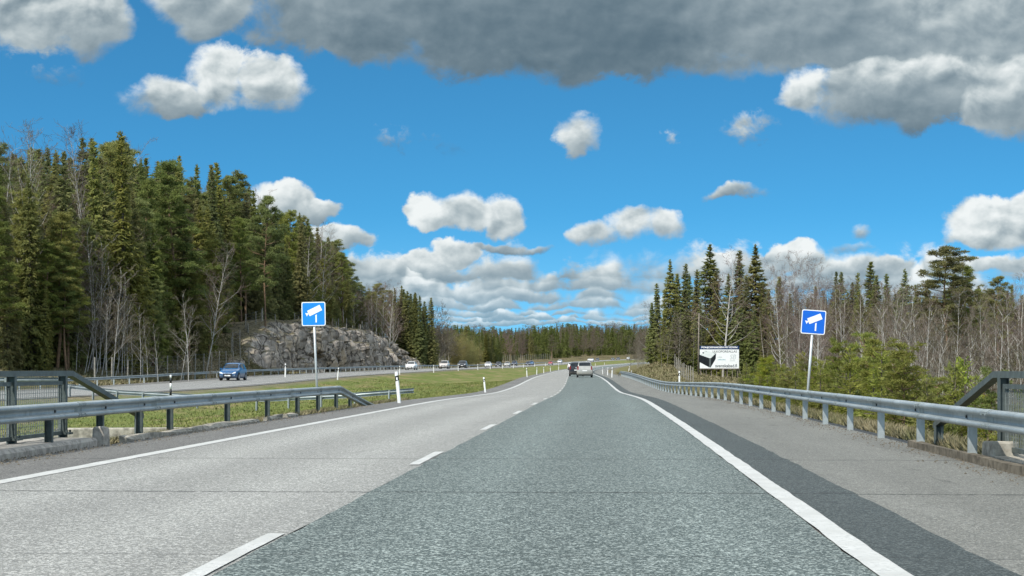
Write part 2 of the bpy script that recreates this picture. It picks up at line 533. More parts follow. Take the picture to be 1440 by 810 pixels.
def asphalt(name, dark, light, stone, mean_scale=48.0, cover=0.55, patch=0.10, cracks=True, track=None):
    m, t, b = mat(name, 0.78, 0.28)
    geo = t.node('ShaderNodeNewGeometry')
    pos = geo.outputs['Position']
    vo = t.node('ShaderNodeTexVoronoi'); vo.inputs['Scale'].default_value = mean_scale
    t.l.new(pos, vo.inputs['Vector'])
    sepc = t.node('ShaderNodeSeparateColor'); t.l.new(vo.outputs['Color'], sepc.inputs[0])
    vo2 = t.node('ShaderNodeTexVoronoi'); vo2.inputs['Scale'].default_value = mean_scale * 0.6
    t.l.new(pos, vo2.inputs['Vector'])
    sep2 = t.node('ShaderNodeSeparateColor'); t.l.new(vo2.outputs['Color'], sep2.inputs[0])
    c = t.mix(t.step(sepc.outputs[0], 1 - cover, 1.0, False), dark, light)
    c = t.mix(t.step(sepc.outputs[1], 0.86, 0.93), c, stone)
    c = t.mix(t.m('MULTIPLY', t.step(sep2.outputs[0], 0.80, 0.9), 0.75), c, stone)
    # large patches stretched along the road
    sx = t.node('ShaderNodeSeparateXYZ'); t.l.new(pos, sx.inputs[0])
    q = t.xyz(t.m('MULTIPLY_ADD', sx.outputs[1], -S, sx.outputs[0]), t.m('MULTIPLY', sx.outputs[1], 0.12))
    big = t.noise(q, 0.9, 5, 0.6)
    med = t.noise(pos, 4.0, 4, 0.6)
    k = t.m('MULTIPLY_ADD', t.m('SUBTRACT', big, 0.5), patch * 3.2, 1.0)
    k = t.m('MULTIPLY_ADD', t.m('SUBTRACT', med, 0.5), patch * 1.6, k)
    if track:
        # paler worn wheel tracks
        lx = t.m('MULTIPLY_ADD', sx.outputs[1], -S, sx.outputs[0])
        for cx in track:
            dd = t.m('MULTIPLY', t.m('SUBTRACT', lx, cx), 2.3)
            g = t.m('POWER', 2.718, t.m('MULTIPLY', t.m('MULTIPLY', dd, dd), -1.0))
            near = t.step(sx.outputs[1], 90.0, 60.0)
            k = t.m('MULTIPLY_ADD', t.m('MULTIPLY', g, near), 0.17, k)
    c = t.mix(1.0, c, None, 'MULTIPLY') if False else c
    scuff = t.noise(t.xyz(t.m('MULTIPLY_ADD', sx.outputs[1], -S, sx.outputs[0]), t.m('MULTIPLY', sx.outputs[1], 0.10), 4.0), 2.6, 5, 0.7)
    k = t.m('SUBTRACT', k, t.m('MULTIPLY', t.step(scuff, 0.60, 0.72), patch * 1.5))
    kk = t.node('ShaderNodeCombineColor')
    for i in range(3): t.l.new(k, kk.inputs[i])
    c = t.mix(1.0, c, kk.outputs[0], 'MULTIPLY')
    if cracks:
        wob = t.m('SUBTRACT', t.noise(t.xyz(sx.outputs[0], 0.0, 0.0), 2.2, 5, 0.65), 0.5)
        along = t.m('MULTIPLY_ADD', sx.outputs[0], S, sx.outputs[1])
        br = t.noise(pos, 9.0, 3, 0.7)
        for y0, wd, st in ((14.75, 0.070, 0.72), (20.25, 0.10, 0.45), (9.75, 0.03, 0.4), (33.0, 0.14, 0.22)):
            dist = t.m('ABSOLUTE', t.m('SUBTRACT', t.m('MULTIPLY_ADD', wob, 0.22, along), y0))
            g = t.m('SUBTRACT', 1.0, t.step(dist, wd * 0.5, wd))
            g = t.m('MULTIPLY', g, t.m('MULTIPLY', t.step(br, 0.35, 0.55), st))
            c = t.mix(g, c, (0.012, 0.013, 0.013))
    t.l.new(c, b.inputs['Base Color'])
    bp = t.node('ShaderNodeBump'); bp.inputs['Strength'].default_value = 0.55; bp.inputs['Distance'].default_value = 0.012
    t.l.new(vo.outputs['Distance'], bp.inputs['Height'])
    t.l.new(bp.outputs[0], b.inputs['Normal'])
    return m


M = {}
M['asphalt_right'] = asphalt('asphalt_right_lane', (0.048, 0.064, 0.061), (0.120, 0.147, 0.140), (0.31, 0.355, 0.335), 85.0, 0.55, 0.10, True, (-1.15, 0.75))
M['asphalt_left'] = asphalt('asphalt_left_lane', (0.15, 0.152, 0.142), (0.305, 0.305, 0.284), (0.42, 0.42, 0.395), 85.0, 0.6, 0.10, True, (-4.95, -3.1))
M['asphalt_opp'] = asphalt('asphalt_oncoming', (0.15, 0.152, 0.145), (0.26, 0.262, 0.25), (0.38, 0.38, 0.365), 85.0, 0.6, 0.10, False)
M['asphalt_new'] = asphalt('asphalt_new_strip', (0.034, 0.043, 0.043), (0.066, 0.079, 0.078), (0.12, 0.138, 0.134), 95.0, 0.5, 0.16, True)
M['asphalt_shoulder'] = asphalt('asphalt_shoulder', (0.108, 0.110, 0.099), (0.192, 0.193, 0.173), (0.26, 0.26, 0.236), 95.0, 0.6, 0.20, True)
M['asphalt_edge'] = asphalt('asphalt_left_margin', (0.085, 0.085, 0.08), (0.165, 0.163, 0.152), (0.26, 0.255, 0.24), 95.0, 0.6, 0.24, True)


def paint_mat():
    m, t, b = mat('road_paint', 0.6, 0.35)
    geo = t.node('ShaderNodeNewGeometry'); pos = geo.outputs['Position']
    n = t.noise(pos, 26.0, 4, 0.7)
    n2 = t.noise(pos, 2.2, 4, 0.6)
    c = t.mix(t.step(n2, 0.3, 0.75), (0.40, 0.405, 0.385), (0.52, 0.525, 0.505))
    c = t.mix(t.m('MULTIPLY', t.step(t.m('MULTIPLY_ADD', n2, 0.35, n), 0.72, 0.84), 0.7), c, (0.27, 0.28, 0.27))
    t.l.new(c, b.inputs['Base Color'])
    bp = t.node('ShaderNodeBump'); bp.inputs['Strength'].default_value = 0.3; bp.inputs['Distance'].default_value = 0.004
    t.l.new(n, bp.inputs['Height']); t.l.new(bp.outputs[0], b.inputs['Normal'])
    return m


M['paint'] = paint_mat()


def ground_mat():
    m, t, b = mat('ground_grass', 0.95, 0.1)
    geo = t.node('ShaderNodeNewGeometry'); pos = geo.outputs['Position']
    sx = t.node('ShaderNodeSeparateXYZ'); t.l.new(pos, sx.inputs[0])
    n1 = t.noise(t.xyz(t.m('MULTIPLY', sx.outputs[0], 1.0), t.m('MULTIPLY', sx.outputs[1], 0.35)), 0.35, 5, 0.62)
    n2 = t.noise(pos, 1.6, 5, 0.65)
    n3 = t.noise(pos, 14.0, 3, 0.6)
    green = t.mix(t.step(n2, 0.35, 0.68), (0.095, 0.125, 0.032), (0.155, 0.180, 0.050))
    dry = t.mix(t.step(n3, 0.3, 0.7), (0.17, 0.135, 0.062), (0.30, 0.25, 0.13))
    c = t.mix(t.m('MULTIPLY', t.step(n1, 0.46, 0.64), 0.85), green, dry)
    c = t.mix(t.m('MULTIPLY', t.step(n3, 0.58, 0.75), 0.35), c, (0.26, 0.235, 0.12))
    # forest floor and heath away from the mown median
    at = t.node('ShaderNodeAttribute'); at.attribute_name = 'wild'
    heath = t.mix(t.step(n2, 0.35, 0.65), (0.060, 0.048, 0.026), (0.20, 0.165, 0.085))
    heath = t.mix(t.step(n1, 0.52, 0.70), heath, (0.085, 0.10, 0.035))
    c = t.mix(at.outputs['Fac'], c, heath)
    at2 = t.node('ShaderNodeAttribute'); at2.attribute_name = 'verge'
    verge = t.mix(t.step(n3, 0.35, 0.65), (0.10, 0.088, 0.066), (0.22, 0.195, 0.15))
    c = t.mix(t.m('MULTIPLY', at2.outputs['Fac'], t.step(t.m('ADD', n2, n3), 0.85, 1.05)), c, verge)
    t.l.new(c, b.inputs['Base Color'])
    bp = t.node('ShaderNodeBump'); bp.inputs['Strength'].default_value = 0.8; bp.inputs['Distance'].default_value = 0.08
    t.l.new(t.m('ADD', n3, t.m('MULTIPLY', n2, 2.0)), bp.inputs['Height']); t.l.new(bp.outputs[0], b.inputs['Normal'])
    return m


M['ground'] = ground_mat()
def steel_mat():
    m, t, b = mat('galvanised_steel', 0.45, 0.5, 0.5)
    geo = t.node('ShaderNodeNewGeometry'); pos = geo.outputs['Position']
    n = t.noise(pos, 1.3, 5, 0.65); n2 = t.noise(pos, 14.0, 3, 0.6)
    mp = t.node('ShaderNodeMapping'); mp.inputs['Scale'].default_value = (9, 9, 0.8); t.l.new(pos, mp.inputs[0])
    drip = t.noise(mp.outputs[0], 1.0, 4, 0.65)
    c = t.mix(t.step(n, 0.3, 0.7), (0.27, 0.31, 0.315), (0.39, 0.435, 0.44))
    c = t.mix(t.m('MULTIPLY', t.step(drip, 0.52, 0.70), 0.45), c, (0.17, 0.175, 0.165))
    c = t.mix(t.m('MULTIPLY', t.step(n2, 0.64, 0.74), 0.4), c, (0.20, 0.165, 0.12))
    t.l.new(c, b.inputs['Base Color'])
    t.l.new(t.m('MULTIPLY_ADD', n2, 0.35, 0.28), b.inputs['Roughness'])
    return m


M['steel'] = steel_mat()
M['steel_old'] = flat('dull_galvanised_steel', (0.25, 0.285, 0.285), 0.55, 0.5, 0.45, 0.25, 9.0)
M['post_steel'] = flat('post_steel', (0.36, 0.40, 0.40), 0.5, 0.5, 0.35, 0.14, 8.0)
M['dark_steel'] = flat('green_grey_steel', (0.085, 0.105, 0.10), 0.5, 0.4, 0.2, 0.2, 7.0)  # parapet steel; its dark tone also paints shade on the left rail posts
M['mesh_steel'] = flat('lattice_steel', (0.16, 0.18, 0.17), 0.5, 0.4, 0.2, 0.2, 7.0)
M['concrete'] = flat('concrete', (0.33, 0.31, 0.275), 0.9, 0.2, 0, 0.3, 9.0)
M['concrete_old'] = flat('weathered_concrete', (0.30, 0.28, 0.235), 0.9, 0.2, 0, 0.4, 7.0)
M['kerb_dark'] = flat('dark_brown_concrete', (0.125, 0.11, 0.085), 0.95, 0.1, 0, 0.4, 7.0)  # darker, browner concrete tone for the right kerb and the gravel
M['white'] = flat('white_plastic', (0.78, 0.79, 0.77), 0.5, 0.35, 0, 0.06, 8.0)
M['black'] = flat('black_plastic', (0.014, 0.015, 0.016), 0.5, 0.35, 0, 0.2, 8.0)
M['sign_blue'] = flat('sign_blue', (0.006, 0.125, 0.60), 0.45, 0.4, 0, 0.05, 3.0)
M['sign_blue_pale'] = flat('sign_blue_cyan', (0.010, 0.24, 0.72), 0.42, 0.45, 0, 0.05, 3.0)  # paler, more cyan blue for the left sign
M['sign_white'] = flat('sign_white', (0.85, 0.86, 0.86), 0.45, 0.4, 0, 0.03, 3.0)
M['pole'] = flat('sign_pole', (0.50, 0.53, 0.53), 0.45, 0.5, 0.3, 0.1, 6.0)
M['wood'] = flat('grey_wood', (0.20, 0.175, 0.145), 0.85, 0.2, 0, 0.3, 5.0)
M['fence_post'] = flat('fence_post_wood', (0.27, 0.255, 0.22), 0.85, 0.2, 0, 0.25, 5.0)
M['wire'] = flat('fence_wire', (0.25, 0.26, 0.26), 0.5, 0.4, 0.4, 0.1, 5.0)
M['navy'] = flat('navy_vinyl', (0.010, 0.035, 0.11), 0.5, 0.3, 0, 0.1, 3.0)
M['board'] = flat('white_vinyl', (0.78, 0.81, 0.81), 0.5, 0.3, 0, 0.03, 2.0)
M['ink'] = flat('dark_ink', (0.035, 0.045, 0.05), 0.5, 0.3, 0, 0.1, 3.0)
M['ink_pale'] = flat('pale_ink', (0.42, 0.48, 0.49), 0.5, 0.3, 0, 0.1, 3.0)
M['ink_teal'] = flat('teal_ink', (0.28, 0.45, 0.50), 0.5, 0.3, 0, 0.1, 3.0)
M['tub_dark'] = flat('tub_side_print', (0.010, 0.013, 0.016), 0.5, 0.3, 0, 0.3, 3.0)
M['tub_edge'] = flat('tub_corner_print', (0.10, 0.12, 0.12), 0.5, 0.3, 0, 0.2, 3.0)
M['tub_top'] = flat('tub_top_print', (0.66, 0.71, 0.70), 0.5, 0.3, 0, 0.06, 3.0)


# ------------------------------------------------------------------ ground sheet
def build_ground():
    rows = np.concatenate([YR, [1500, 1800, 2300, 3000, 4000, 6000]])
    Loff = [-4000, -2000, -900, -450, -260, -170, -120, -90, -70, -56, -45, -37, -31, -27, -24, -21.5, -19.5, -18, -17, -16.3, -15.4, -14.6, -13.9, -13.3, -12.5, -11.5, -10.5, -9.5, -8.5, -7.7]
    Roff = [7.4, 7.9, 8.5, 9.2, 10, 11, 12, 13.5, 15, 17, 19, 21, 23, 26, 29, 33, 38, 44, 52, 62, 75, 95, 130, 200, 350, 700, 1500, 3500]
    Tm = np.linspace(0.03, 0.97, 22)
    X = []; Z = []; W = []; G = []
    o = np.ones(len(rows))
    d, r = DX(rows), RX(rows)
    dz, rzz = DZ(rows), RZ(rows)

    def add(x, z, w, g): X.append(x); Z.append(z); W.append(w * o); G.append(g * o)
    for f in Loff: add(d + f, left_z(rows, o * f), 1.0 if f < -11 else 0.75, 1.0 if f > -9 else 0.0)
    add(d - 6.9, dz - 0.04, 0.6, 1); add(d - 6.4, dz - 0.12, 0.5, 1); add(d + 0, dz - 0.12, 0.5, 1); add(d + 4.6, dz - 0.12, 0, 1); add(d + 5.0, dz - 0.04, 0, 1)
    a, b = d + 5.0, r - 5.2
    for t in Tm: add(a + (b - a) * t, median_z(rows, o * t), 0.0, 0.8 if t > 0.93 or t < 0.07 else 0.0)
    add(r - 5.2, rzz - 0.04, 0, 1); add(r - 4.9, rzz - 0.12, 0, 1); add(r + 1, rzz - 0.12, 0, 1); add(r + 6.4, rzz - 0.12, 0.4, 1); add(r + 6.9, rzz - 0.03, 0.5, 1)
    for f in Roff: add(r + f, right_z(rows, o * f), 0.55 if f < 12 else (0.8 if f < 26 else 1.0), 0.9 if f < 9 else 0.0)
    X = np.array(X).T; Z = np.array(Z).T
    nr, nc = X.shape
    V = np.stack([X, np.repeat(rows[:, None], nc, 1), Z], -1).reshape(-1, 3)
    i = np.arange(nr - 1)[:, None] * nc + np.arange(nc - 1)[None]
    F = np.stack([i, i + 1, i + nc + 1, i + nc], -1).reshape(-1, 4)
    me = np_mesh('ground', V, F, [M['ground']], None, True)
    for nm, arr in (('wild', W), ('verge', G)):
        at = me.attributes.new(nm, 'FLOAT', 'POINT')
        at.data.foreach_set('value', np.array(arr).T.ravel().astype(np.float32))
    tag(link('ground', me), kind='structure')


build_ground()


def strip(name, bx, bz, o0, o1, mt, dz=0.0, y0=-30, y1=1300, wob=0.0, cols=None):
    ys = YR[(YR > y0) & (YR < y1)]
    ys = np.concatenate([[y0], ys, [y1]])
    if wob:
        ys = np.unique(np.concatenate([ys, np.arange(max(y0, 6), min(y1, 60), 0.25)]))
    e = lambda k: (vnoise(ys * 1.7, ys * 0 + k, 4) - 0.5) * wob + (vnoise(ys * 6.1, ys * 0 + k, 8) - 0.5) * wob * 0.5
    cs = [o0, o1] if cols is None else cols
    n = len(cs)
    X = np.stack([bx(ys) + c + (e(k) if wob else 0) for k, c in enumerate(cs)], 1)
    V = np.stack([X, np.repeat(ys[:, None], n, 1), np.repeat((bz(ys) + dz)[:, None], n, 1)], -1).reshape(-1, 3)
    i = np.arange(len(ys) - 1)[:, None] * n + np.arange(n - 1)[None]
    F = np.stack([i, i + 1, i + n + 1, i + n], -1).reshape(-1, 4)
    o = link(name, np_mesh(name, V, F, [mt]))
    return tag(o, kind='structure')


ROADBED = strip('road', RX, RZ, -5.16, 6.95, M['asphalt_edge'], -0.012)
strip('road', RX, RZ, -3.70, 0.06, M['asphalt_left'], -0.004, wob=0.02)
strip('road', RX, RZ, 0.06, 3.66, M['asphalt_right'], 0.000, wob=0.03)
strip('road', RX, RZ, 3.70, 4.42, M['asphalt_new'], 0.004, wob=0.03)
strip('road_shoulder', RX, RZ, 4.36, 6.72, M['asphalt_shoulder'], -0.004, wob=0.03)
strip('edge_line', RX, RZ, 3.655, 3.84, M['paint'], 0.0075, wob=0.014)
strip('edge_line', RX, RZ, -3.86, -3.66, M['paint'], 0.001, wob=0.015)
y = 8.1 - 10.85 * 2
k = 0
while y < 700:
    if y > -2:
        strip('lane_marking', RX, RZ, -0.085, 0.035, M['paint'], 0.004, y, y + 2.95, wob=0.008 if y < 45 else 0.0)
    y += 10.85
strip('oncoming_road', DX, DZ, -6.75, 4.95, M['asphalt_edge'], -0.012)
strip('oncoming_road', DX, DZ, -3.75, 3.75, M['asphalt_opp'], -0.002)
strip('edge_line', DX, DZ, 3.62, 3.84, M['paint'], 0.006)
strip('edge_line', DX, DZ, -3.86, -3.64, M['paint'], 0.006)
y = 60
while y < 700:
    strip('lane_marking', DX, DZ, -0.08, 0.08, M['paint'], 0.006, y, y + 3); y += 12


# ------------------------------------------------------------------ guardrails
WBEAM = [(0.0, 0.230), (0.045, 0.226), (0.078, 0.205), (0.080, 0.178), (0.060, 0.158), (0.012, 0.148), (0.008, 0.084), (0.060, 0.074), (0.080, 0.052), (0.078, 0.026), (0.045, 0.005), (0.0, 0.0),
         (-0.006, 0.004), (0.038, 0.010), (0.070, 0.030), (0.072, 0.050), (0.054, 0.068), (0.0, 0.078), (0.0, 0.154), (0.054, 0.164), (0.072, 0.180), (0.070, 0.202), (0.038, 0.221), (-0.006, 0.226)]


def guardrail(pts, side, posts, label, ztop=0.70, name='guardrail', post_w=0.10, group=None, joints=True, sub=True, post_mat=None, open_near=False):
    """pts: polyline of (x, y, ground z, rail top above ground); side: +1 traffic to the right (+X)"""
    root = empty(name, (pts[0][0], pts[0][1], pts[0][2]), 0, label, 'guardrail', group)
    P = np.array(pts, float)
    o = np.array((pts[0][0], pts[0][1], pts[0][2]))
    path = []
    for i in range(len(P)):
        d = P[min(i + 1, len(P) - 1), :2] - P[max(i - 1, 0), :2]
        d /= np.linalg.norm(d)
        sd = (d[1] * side, -d[0] * side)
        path.append((np.array((P[i, 0], P[i, 1], P[i, 2] + P[i, 3] - 0.23)) - o, sd))
    mb = MB(); mb.sweep(WBEAM, path)
    beam = mb.build('beam', M['steel'], root, True)
    seg = np.concatenate([[0], np.cumsum(np.hypot(np.diff(P[:, 0]), np.diff(P[:, 1])))])
    if sub:
        for q in np.arange(2.6, seg[-1] - 6, 4.0):
            if P[0, 1] + q > 62: break
            pa = []
            for dq in (-.16, .16):
                x, yy, zg, h = (np.interp(q + dq, seg, P[:, j]) for j in range(4))
                i = min(max(np.searchsorted(seg, q), 1), len(P) - 1)
                d = P[i, :2] - P[i - 1, :2]; d /= np.linalg.norm(d)
                pa.append((np.array((x, yy, zg + h - 0.23)) - o, (d[1] * side, -d[0] * side)))
            mb = MB(); mb.sweep([(a + (.005 if a > .03 else .003), (u - .115) * 1.03 + .115) for a, u in WBEAM[:12]] + [(-.004, .0), (-.004, .23)], pa)
            for dq in (-.09, .09):
                for u in (.052, .178):
                    c = (pa[0][0] + pa[1][0]) / 2 + (pa[1][0] - pa[0][0]) / .32 * dq
                    sd_ = pa[0][1]
                    mb.box((c[0] + sd_[0] * .085, c[1] + sd_[1] * .085, c[2] + u), (.022, .022, .022), .3)
            mb.build('splice', M['steel_old'], root)
    for s in posts:
        x, yy, zg, h = (np.interp(s, seg, P[:, j]) for j in range(4))
        i = min(max(np.searchsorted(seg, s), 1), len(P) - 1)
        d = P[i, :2] - P[i - 1, :2]; d /= np.linalg.norm(d)
        sd = np.array((d[1] * side, -d[0] * side))
        mb = MB()
        ang = math.atan2(d[1], d[0])
        top = h - 0.03
        bot = -0.25
        c = -sd * 0.062
        # sigma-shaped post: web and two flanges
        mb.box((c[0], c[1], (top + bot) / 2), (0.008, post_w, top - bot), ang)
        for k in (-1, 1):
            q = c + sd * k * post_w / 2 * 1.0 + d * (-0.034 if open_near else 0.024)
            mb.box((q[0], q[1], (top + bot) / 2 + 0.002), (0.070 if open_near else 0.055, 0.006, top - bot), ang)
        po = mb.build('post', post_mat or M['post_steel'], root, False, (x - o[0], yy - o[1], zg - o[2]))
        if sub:
            mb = MB()
            q = sd * 0.016
            mb.box((q[0], q[1], h - 0.115), (0.05, 0.014, 0.035), ang)
            mb.build('bolt', M['black'], po)
    return root


def rail_path(bx, bz, off, ys, gz, h):
    return [(float(bx(yy)) + off, yy, float(bz(yy)) + gz, h if not callable(h) else h(yy)) for yy in ys]


# near left rail with its buried end
ys = list(np.arange(9, 47, 2.0)) + [47.0, 48.5, 50.0, 51.5, 53.0, 54.2]
hl = lambda yy: 0.68 if yy <= 47 else max(0.68 - (yy - 47) * 0.098, 0.0)
guardrail(rail_path(RX, RZ, -5.41, ys, -0.04, hl), 1, [s - 9.0 for s in (9.9, 12, 14.1, 16.2, 18.3, 20.4, 22.6, 24.9, 27.0, 28.9, 33.3, 37.3, 41.0, 44.0, 47.0, 49.6)],
          'long galvanised guardrail left of the road sloping down to its end in the grass', open_near=True, post_mat=M['dark_steel'])  # darker steel puts the shade of the open posts into their colour
# near right rail, follows our shoulder
ys = list(np.arange(8, 60, 2.0)) + list(np.arange(60, 205, 4.0)) + [205.0, 208, 211, 214]
hr = lambda yy: 0.70 if yy <= 205 else max(0.70 - (yy - 205) * 0.05, 0.1)
guardrail(rail_path(RX, RZ, 6.58, ys, -0.05, hr), -1, [s - 8.0 for s in (9.4, 13.0, 16.4, 19.8)] + list(np.arange(23.05, 206, 3.3) - 8.0),
          'long galvanised guardrail along the right shoulder')
# oncoming outer rail
ys = list(np.arange(100, 360, 5.0)) + list(np.arange(360, 760, 15.0))
guardrail(rail_path(DX, DZ, -7.35, ys, -0.1, 0.72), 1, list(np.arange(2, 320, 4.0)),
          'long guardrail on the far side of the oncoming road below the forest and rock', sub=False)
# rail closing the median
mp = [(-23.5, 85.5), (-20, 83.2), (-16, 80.9), (-12, 79), (-8, 77.5), (-4.6, 76.4)]
guardrail([(x, yy, ground_z(x, yy), 0.68 if x < -8 else 0.6) for x, yy in mp], -1, list(np.arange(0.6, 21, 1.75)),
          'guardrail crossing the grassy median behind the parapet', sub=False)
guardrail([(-22.5, 57.0, -0.25, 1.02), (-19, 58.2, -0.2, 1.02), (-16.2, 59.0, -0.2, 1.02)], -1, [0.5, 4.6],
          'short piece of guardrail seen through the left bridge parapet', sub=False)


# ------------------------------------------------------------------ bridge parapets and kerbs
def parapet(off, ys, yend, side, label):
    """posts at ys (last one the end post), sloped handrail to yend"""
    P = lambda yy, z, o=0.0: (rx(yy) + off + o + 2.19 - 2.19, yy, z)
    base = P(ys[-1], rz(ys[-1]))
    root = empty('bridge_parapet', base, 0, label, 'railing')
    o = np.array(base)
    L = lambda yy, z, oo=0.0: tuple(np.array(P(yy, z, oo)) - o)
    ang = math.atan2(1, S)
    ZT = 1.05
    path = [L(y0, ZT) for y0 in (ys[0], ys[-1] + 0.25)]
    mb = MB()
    prof = [(-0.055, -0.04), (0.055, -0.04), (0.055, 0.04), (-0.055, 0.04)]
    pts = [(np.array(L(ys[0], ZT)), (1, 0)), (np.array(L(ys[-1] + 0.30, ZT)), (1, 0)), (np.array(L(yend, 0.30)), (1, 0))]
    mb.sweep(prof, pts)
    mb.build('handrail', M['dark_steel'], root)
    for yy in ys + [yend - 0.15]:
        mb = MB()
        zt = ZT - 0.04 if yy in ys else 0.34
        c = L(yy, 0)
        hh = zt + 0.1
        mb.box((c[0], c[1], (zt - 0.1) / 2), (0.10, 0.012, hh), 0)
        for k in (-1, 1):
            mb.box((c[0] + k * 0.053, c[1], (zt - 0.1) / 2 - 0.002), (0.010, 0.10, hh), 0)
        # sloping stiffener plate and foot
        mb.box((c[0] - side * 0.02, c[1] - 0.10, 0.22), (0.03, 0.012, 0.62), 0, rx=-0.22)
        po = mb.build('post', M['dark_steel'], root)
        if yy in ys:
            mb = MB(); mb.box((c[0], c[1], 0.03 + 0.125), (0.24, 0.24, 0.03), 0)
            for a in (-1, 1):
                for b2 in (-1, 1): mb.tube([(c[0] + a * 0.085, c[1] + b2 * 0.085, 0.165), (c[0] + a * 0.085, c[1] + b2 * 0.085, 0.205)], 0.016, 6)
            mb.build('base_plate', M['dark_steel'], po)
    for y0, y1 in zip(ys[:-1], ys[1:]):
        mb = MB()
        z0, z1 = 0.20, 0.88
        n = int((y1 - y0 - 0.2) / 0.075)
        for k in range(n + 1):
            yy = y0 + 0.1 + (y1 - y0 - 0.2) * k / n
            a = L(yy, (z0 + z1) / 2)
            mb.box(a, (0.008, 0.013, z1 - z0))
        for k in range(9):
            zz = z0 + 0.03 + (z1 - z0 - 0.06) * k / 8
            a = L((y0 + y1) / 2, zz)
            mb.box((a[0] + 0.009, a[1], a[2]), (0.006, y1 - y0 - 0.16, 0.006), -math.atan(S))
        lat = mb.build('lattice_panel', M['mesh_steel'], root)
        mb = MB()
        for zz in (z0 - 0.03, z1 + 0.03):
            a = L((y0 + y1) / 2, zz)
            mb.box(a, (0.05, y1 - y0 - 0.12, 0.055), -math.atan(S))
        mb.build('panel_frame', M['dark_steel'], lat)
    return root


parapet(-5.86, [13.6, 15.75, 17.9, 20.05, 22.2, 24.3], 28.4, 1, 'dark green steel bridge parapet with lattice panels on the left roadside')
parapet(6.98, [9.0, 11.1, 13.2, 15.4, 17.5, 19.65], 23.6, -1, 'dark green steel bridge parapet with lattice panels on the right roadside')


def kerb_run(name, off, y0, y1, w, h, label, mt, cat='kerb', step=0.5, zb=-0.25, jag=0.03):
    yy = np.arange(y0, y1 + 0.01, step)
    root = None
    mb = MB(); rings = []
    o = np.array((rx(y0) + off, y0, rz(y0)))
    for k, q in enumerate(yy):
        j = lambda s: (float(vnoise(q * 1.3 + s * 9, s, 21)) - 0.5) * jag
        x = rx(q) + off - o[0]; z = rz(q) - o[2]; yl = q - o[1]
        rings.append([(x - w / 2, yl, z + zb), (x - w / 2 + j(1), yl, z + h + j(2)), (x + w / 2 - 0.04 + j(3), yl, z + h + j(4)), (x + w / 2 + j(5), yl, z + h - 0.045 + j(6)), (x + w / 2 + j(7), yl, z + zb)])
    b = 0
    for r_ in rings: mb.v += r_
    n = 5
    for k in range(len(rings) - 1):
        for i in range(n):
            a = k * n + i; c = k * n + (i + 1) % n
            mb.f.append((a, c, c + n, a + n)); mb.mi.append(0)
    mb.f.append(tuple(range(n))); mb.mi.append(0)
    mb.f.append(tuple(reversed(range((len(rings) - 1) * n, len(rings) * n)))); mb.mi.append(0)
    ob = mb.build(name, mt, None, False, tuple(o))
    return tag(ob, label, cat)


kerb_run('concrete_kerb', -5.22, 25.3, 35.0, 0.16, 0.055, 'narrow grey kerb running along the left road edge past the parapet end', M['concrete_old'], jag=0.06)
kerb_run('kerb_stone', -5.22, 35.9, 37.4, 0.18, 0.06, 'loose broken kerb stone nearest the end of the left kerb', M['concrete_old'], jag=0.07, step=0.3)
kerb_run('kerb_stone', -5.25, 38.2, 39.6, 0.18, 0.05, 'loose broken kerb stone furthest along the left road edge', M['concrete_old'], jag=0.07, step=0.3)
kerb_run('bridge_edge_beam', -5.75, 8.0, 24.0, 1.0, 0.10, 'flat concrete bridge edge beam under the left parapet', M['concrete'], 'edge beam', jag=0.02)
kerb_run('bridge_edge_beam', 7.10, 7.0, 19.8, 0.75, 0.09, 'concrete bridge edge beam under the right parapet', M['concrete_old'], 'edge beam', jag=0.02)
kerb_run('concrete_kerb', 6.62, 15.0, 23.6, 0.16, 0.09, 'low dark kerb under the right guardrail', M['kerb_dark'], jag=0.02)


def block(name, x, yy, sz, label, mt, seed, rz_=0.0, taper=0.82, z=None):
    rnd = random.Random(seed)
    mb = MB(); mb.box((0, 0, sz[2] / 2 - 0.1), (sz[0], sz[1], sz[2] + 0.2), rz_, taper=taper)
    mb.v = [(a + rnd.uniform(-.02, .02), b + rnd.uniform(-.02, .02), c + rnd.uniform(-.02, .02)) for a, b, c in mb.v]
    ob = mb.build(name, mt, None, False, (x, yy, ground_z(x, yy) if z is None else z))
    md = ob.modifiers.new('bevel', 'BEVEL'); md.width = 0.03; md.segments = 2
    return tag(ob, label, 'concrete block')


block('concrete_block', rx(24.5) - 5.36, 24.5, (0.22, 0.34, 0.34), 'chipped concrete block at the foot of the left parapet end post', M['concrete'], 1)
block('concrete_block', rx(19.6) + 6.86, 19.35, (0.36, 0.5, 0.26), 'rough concrete block at the foot of the right parapet end post', M['concrete_old'], 2)
block('concrete_slab', -9.3, 39.0, (3.2, 0.5, 0.24), 'flat concrete slab lying in the grass behind the left guardrail', M['concrete_old'], 3, 0.12, 0.95)
block('bridge_slab', rx(17) + 8.2, 16.5, (1.2, 6.0, 0.10), 'pale concrete slab beyond the right parapet lattice', M['concrete'], 5, -0.06, 0.98, z=-0.05)


# ------------------------------------------------------------------ camera warning signs
def rrect(w, h, r, n=6):
    pts = []
    for cx, cz, a0 in ((w / 2 - r, h / 2 - r, 0), (-w / 2 + r, h / 2 - r, 90), (-w / 2 + r, -h / 2 + r, 180), (w / 2 - r, -h / 2 + r, 270)):
        for k in range(n + 1):
            a = R(a0 + 90 * k / n)
            pts.append((cx + r * math.cos(a), cz + r * math.sin(a)))
    return pts


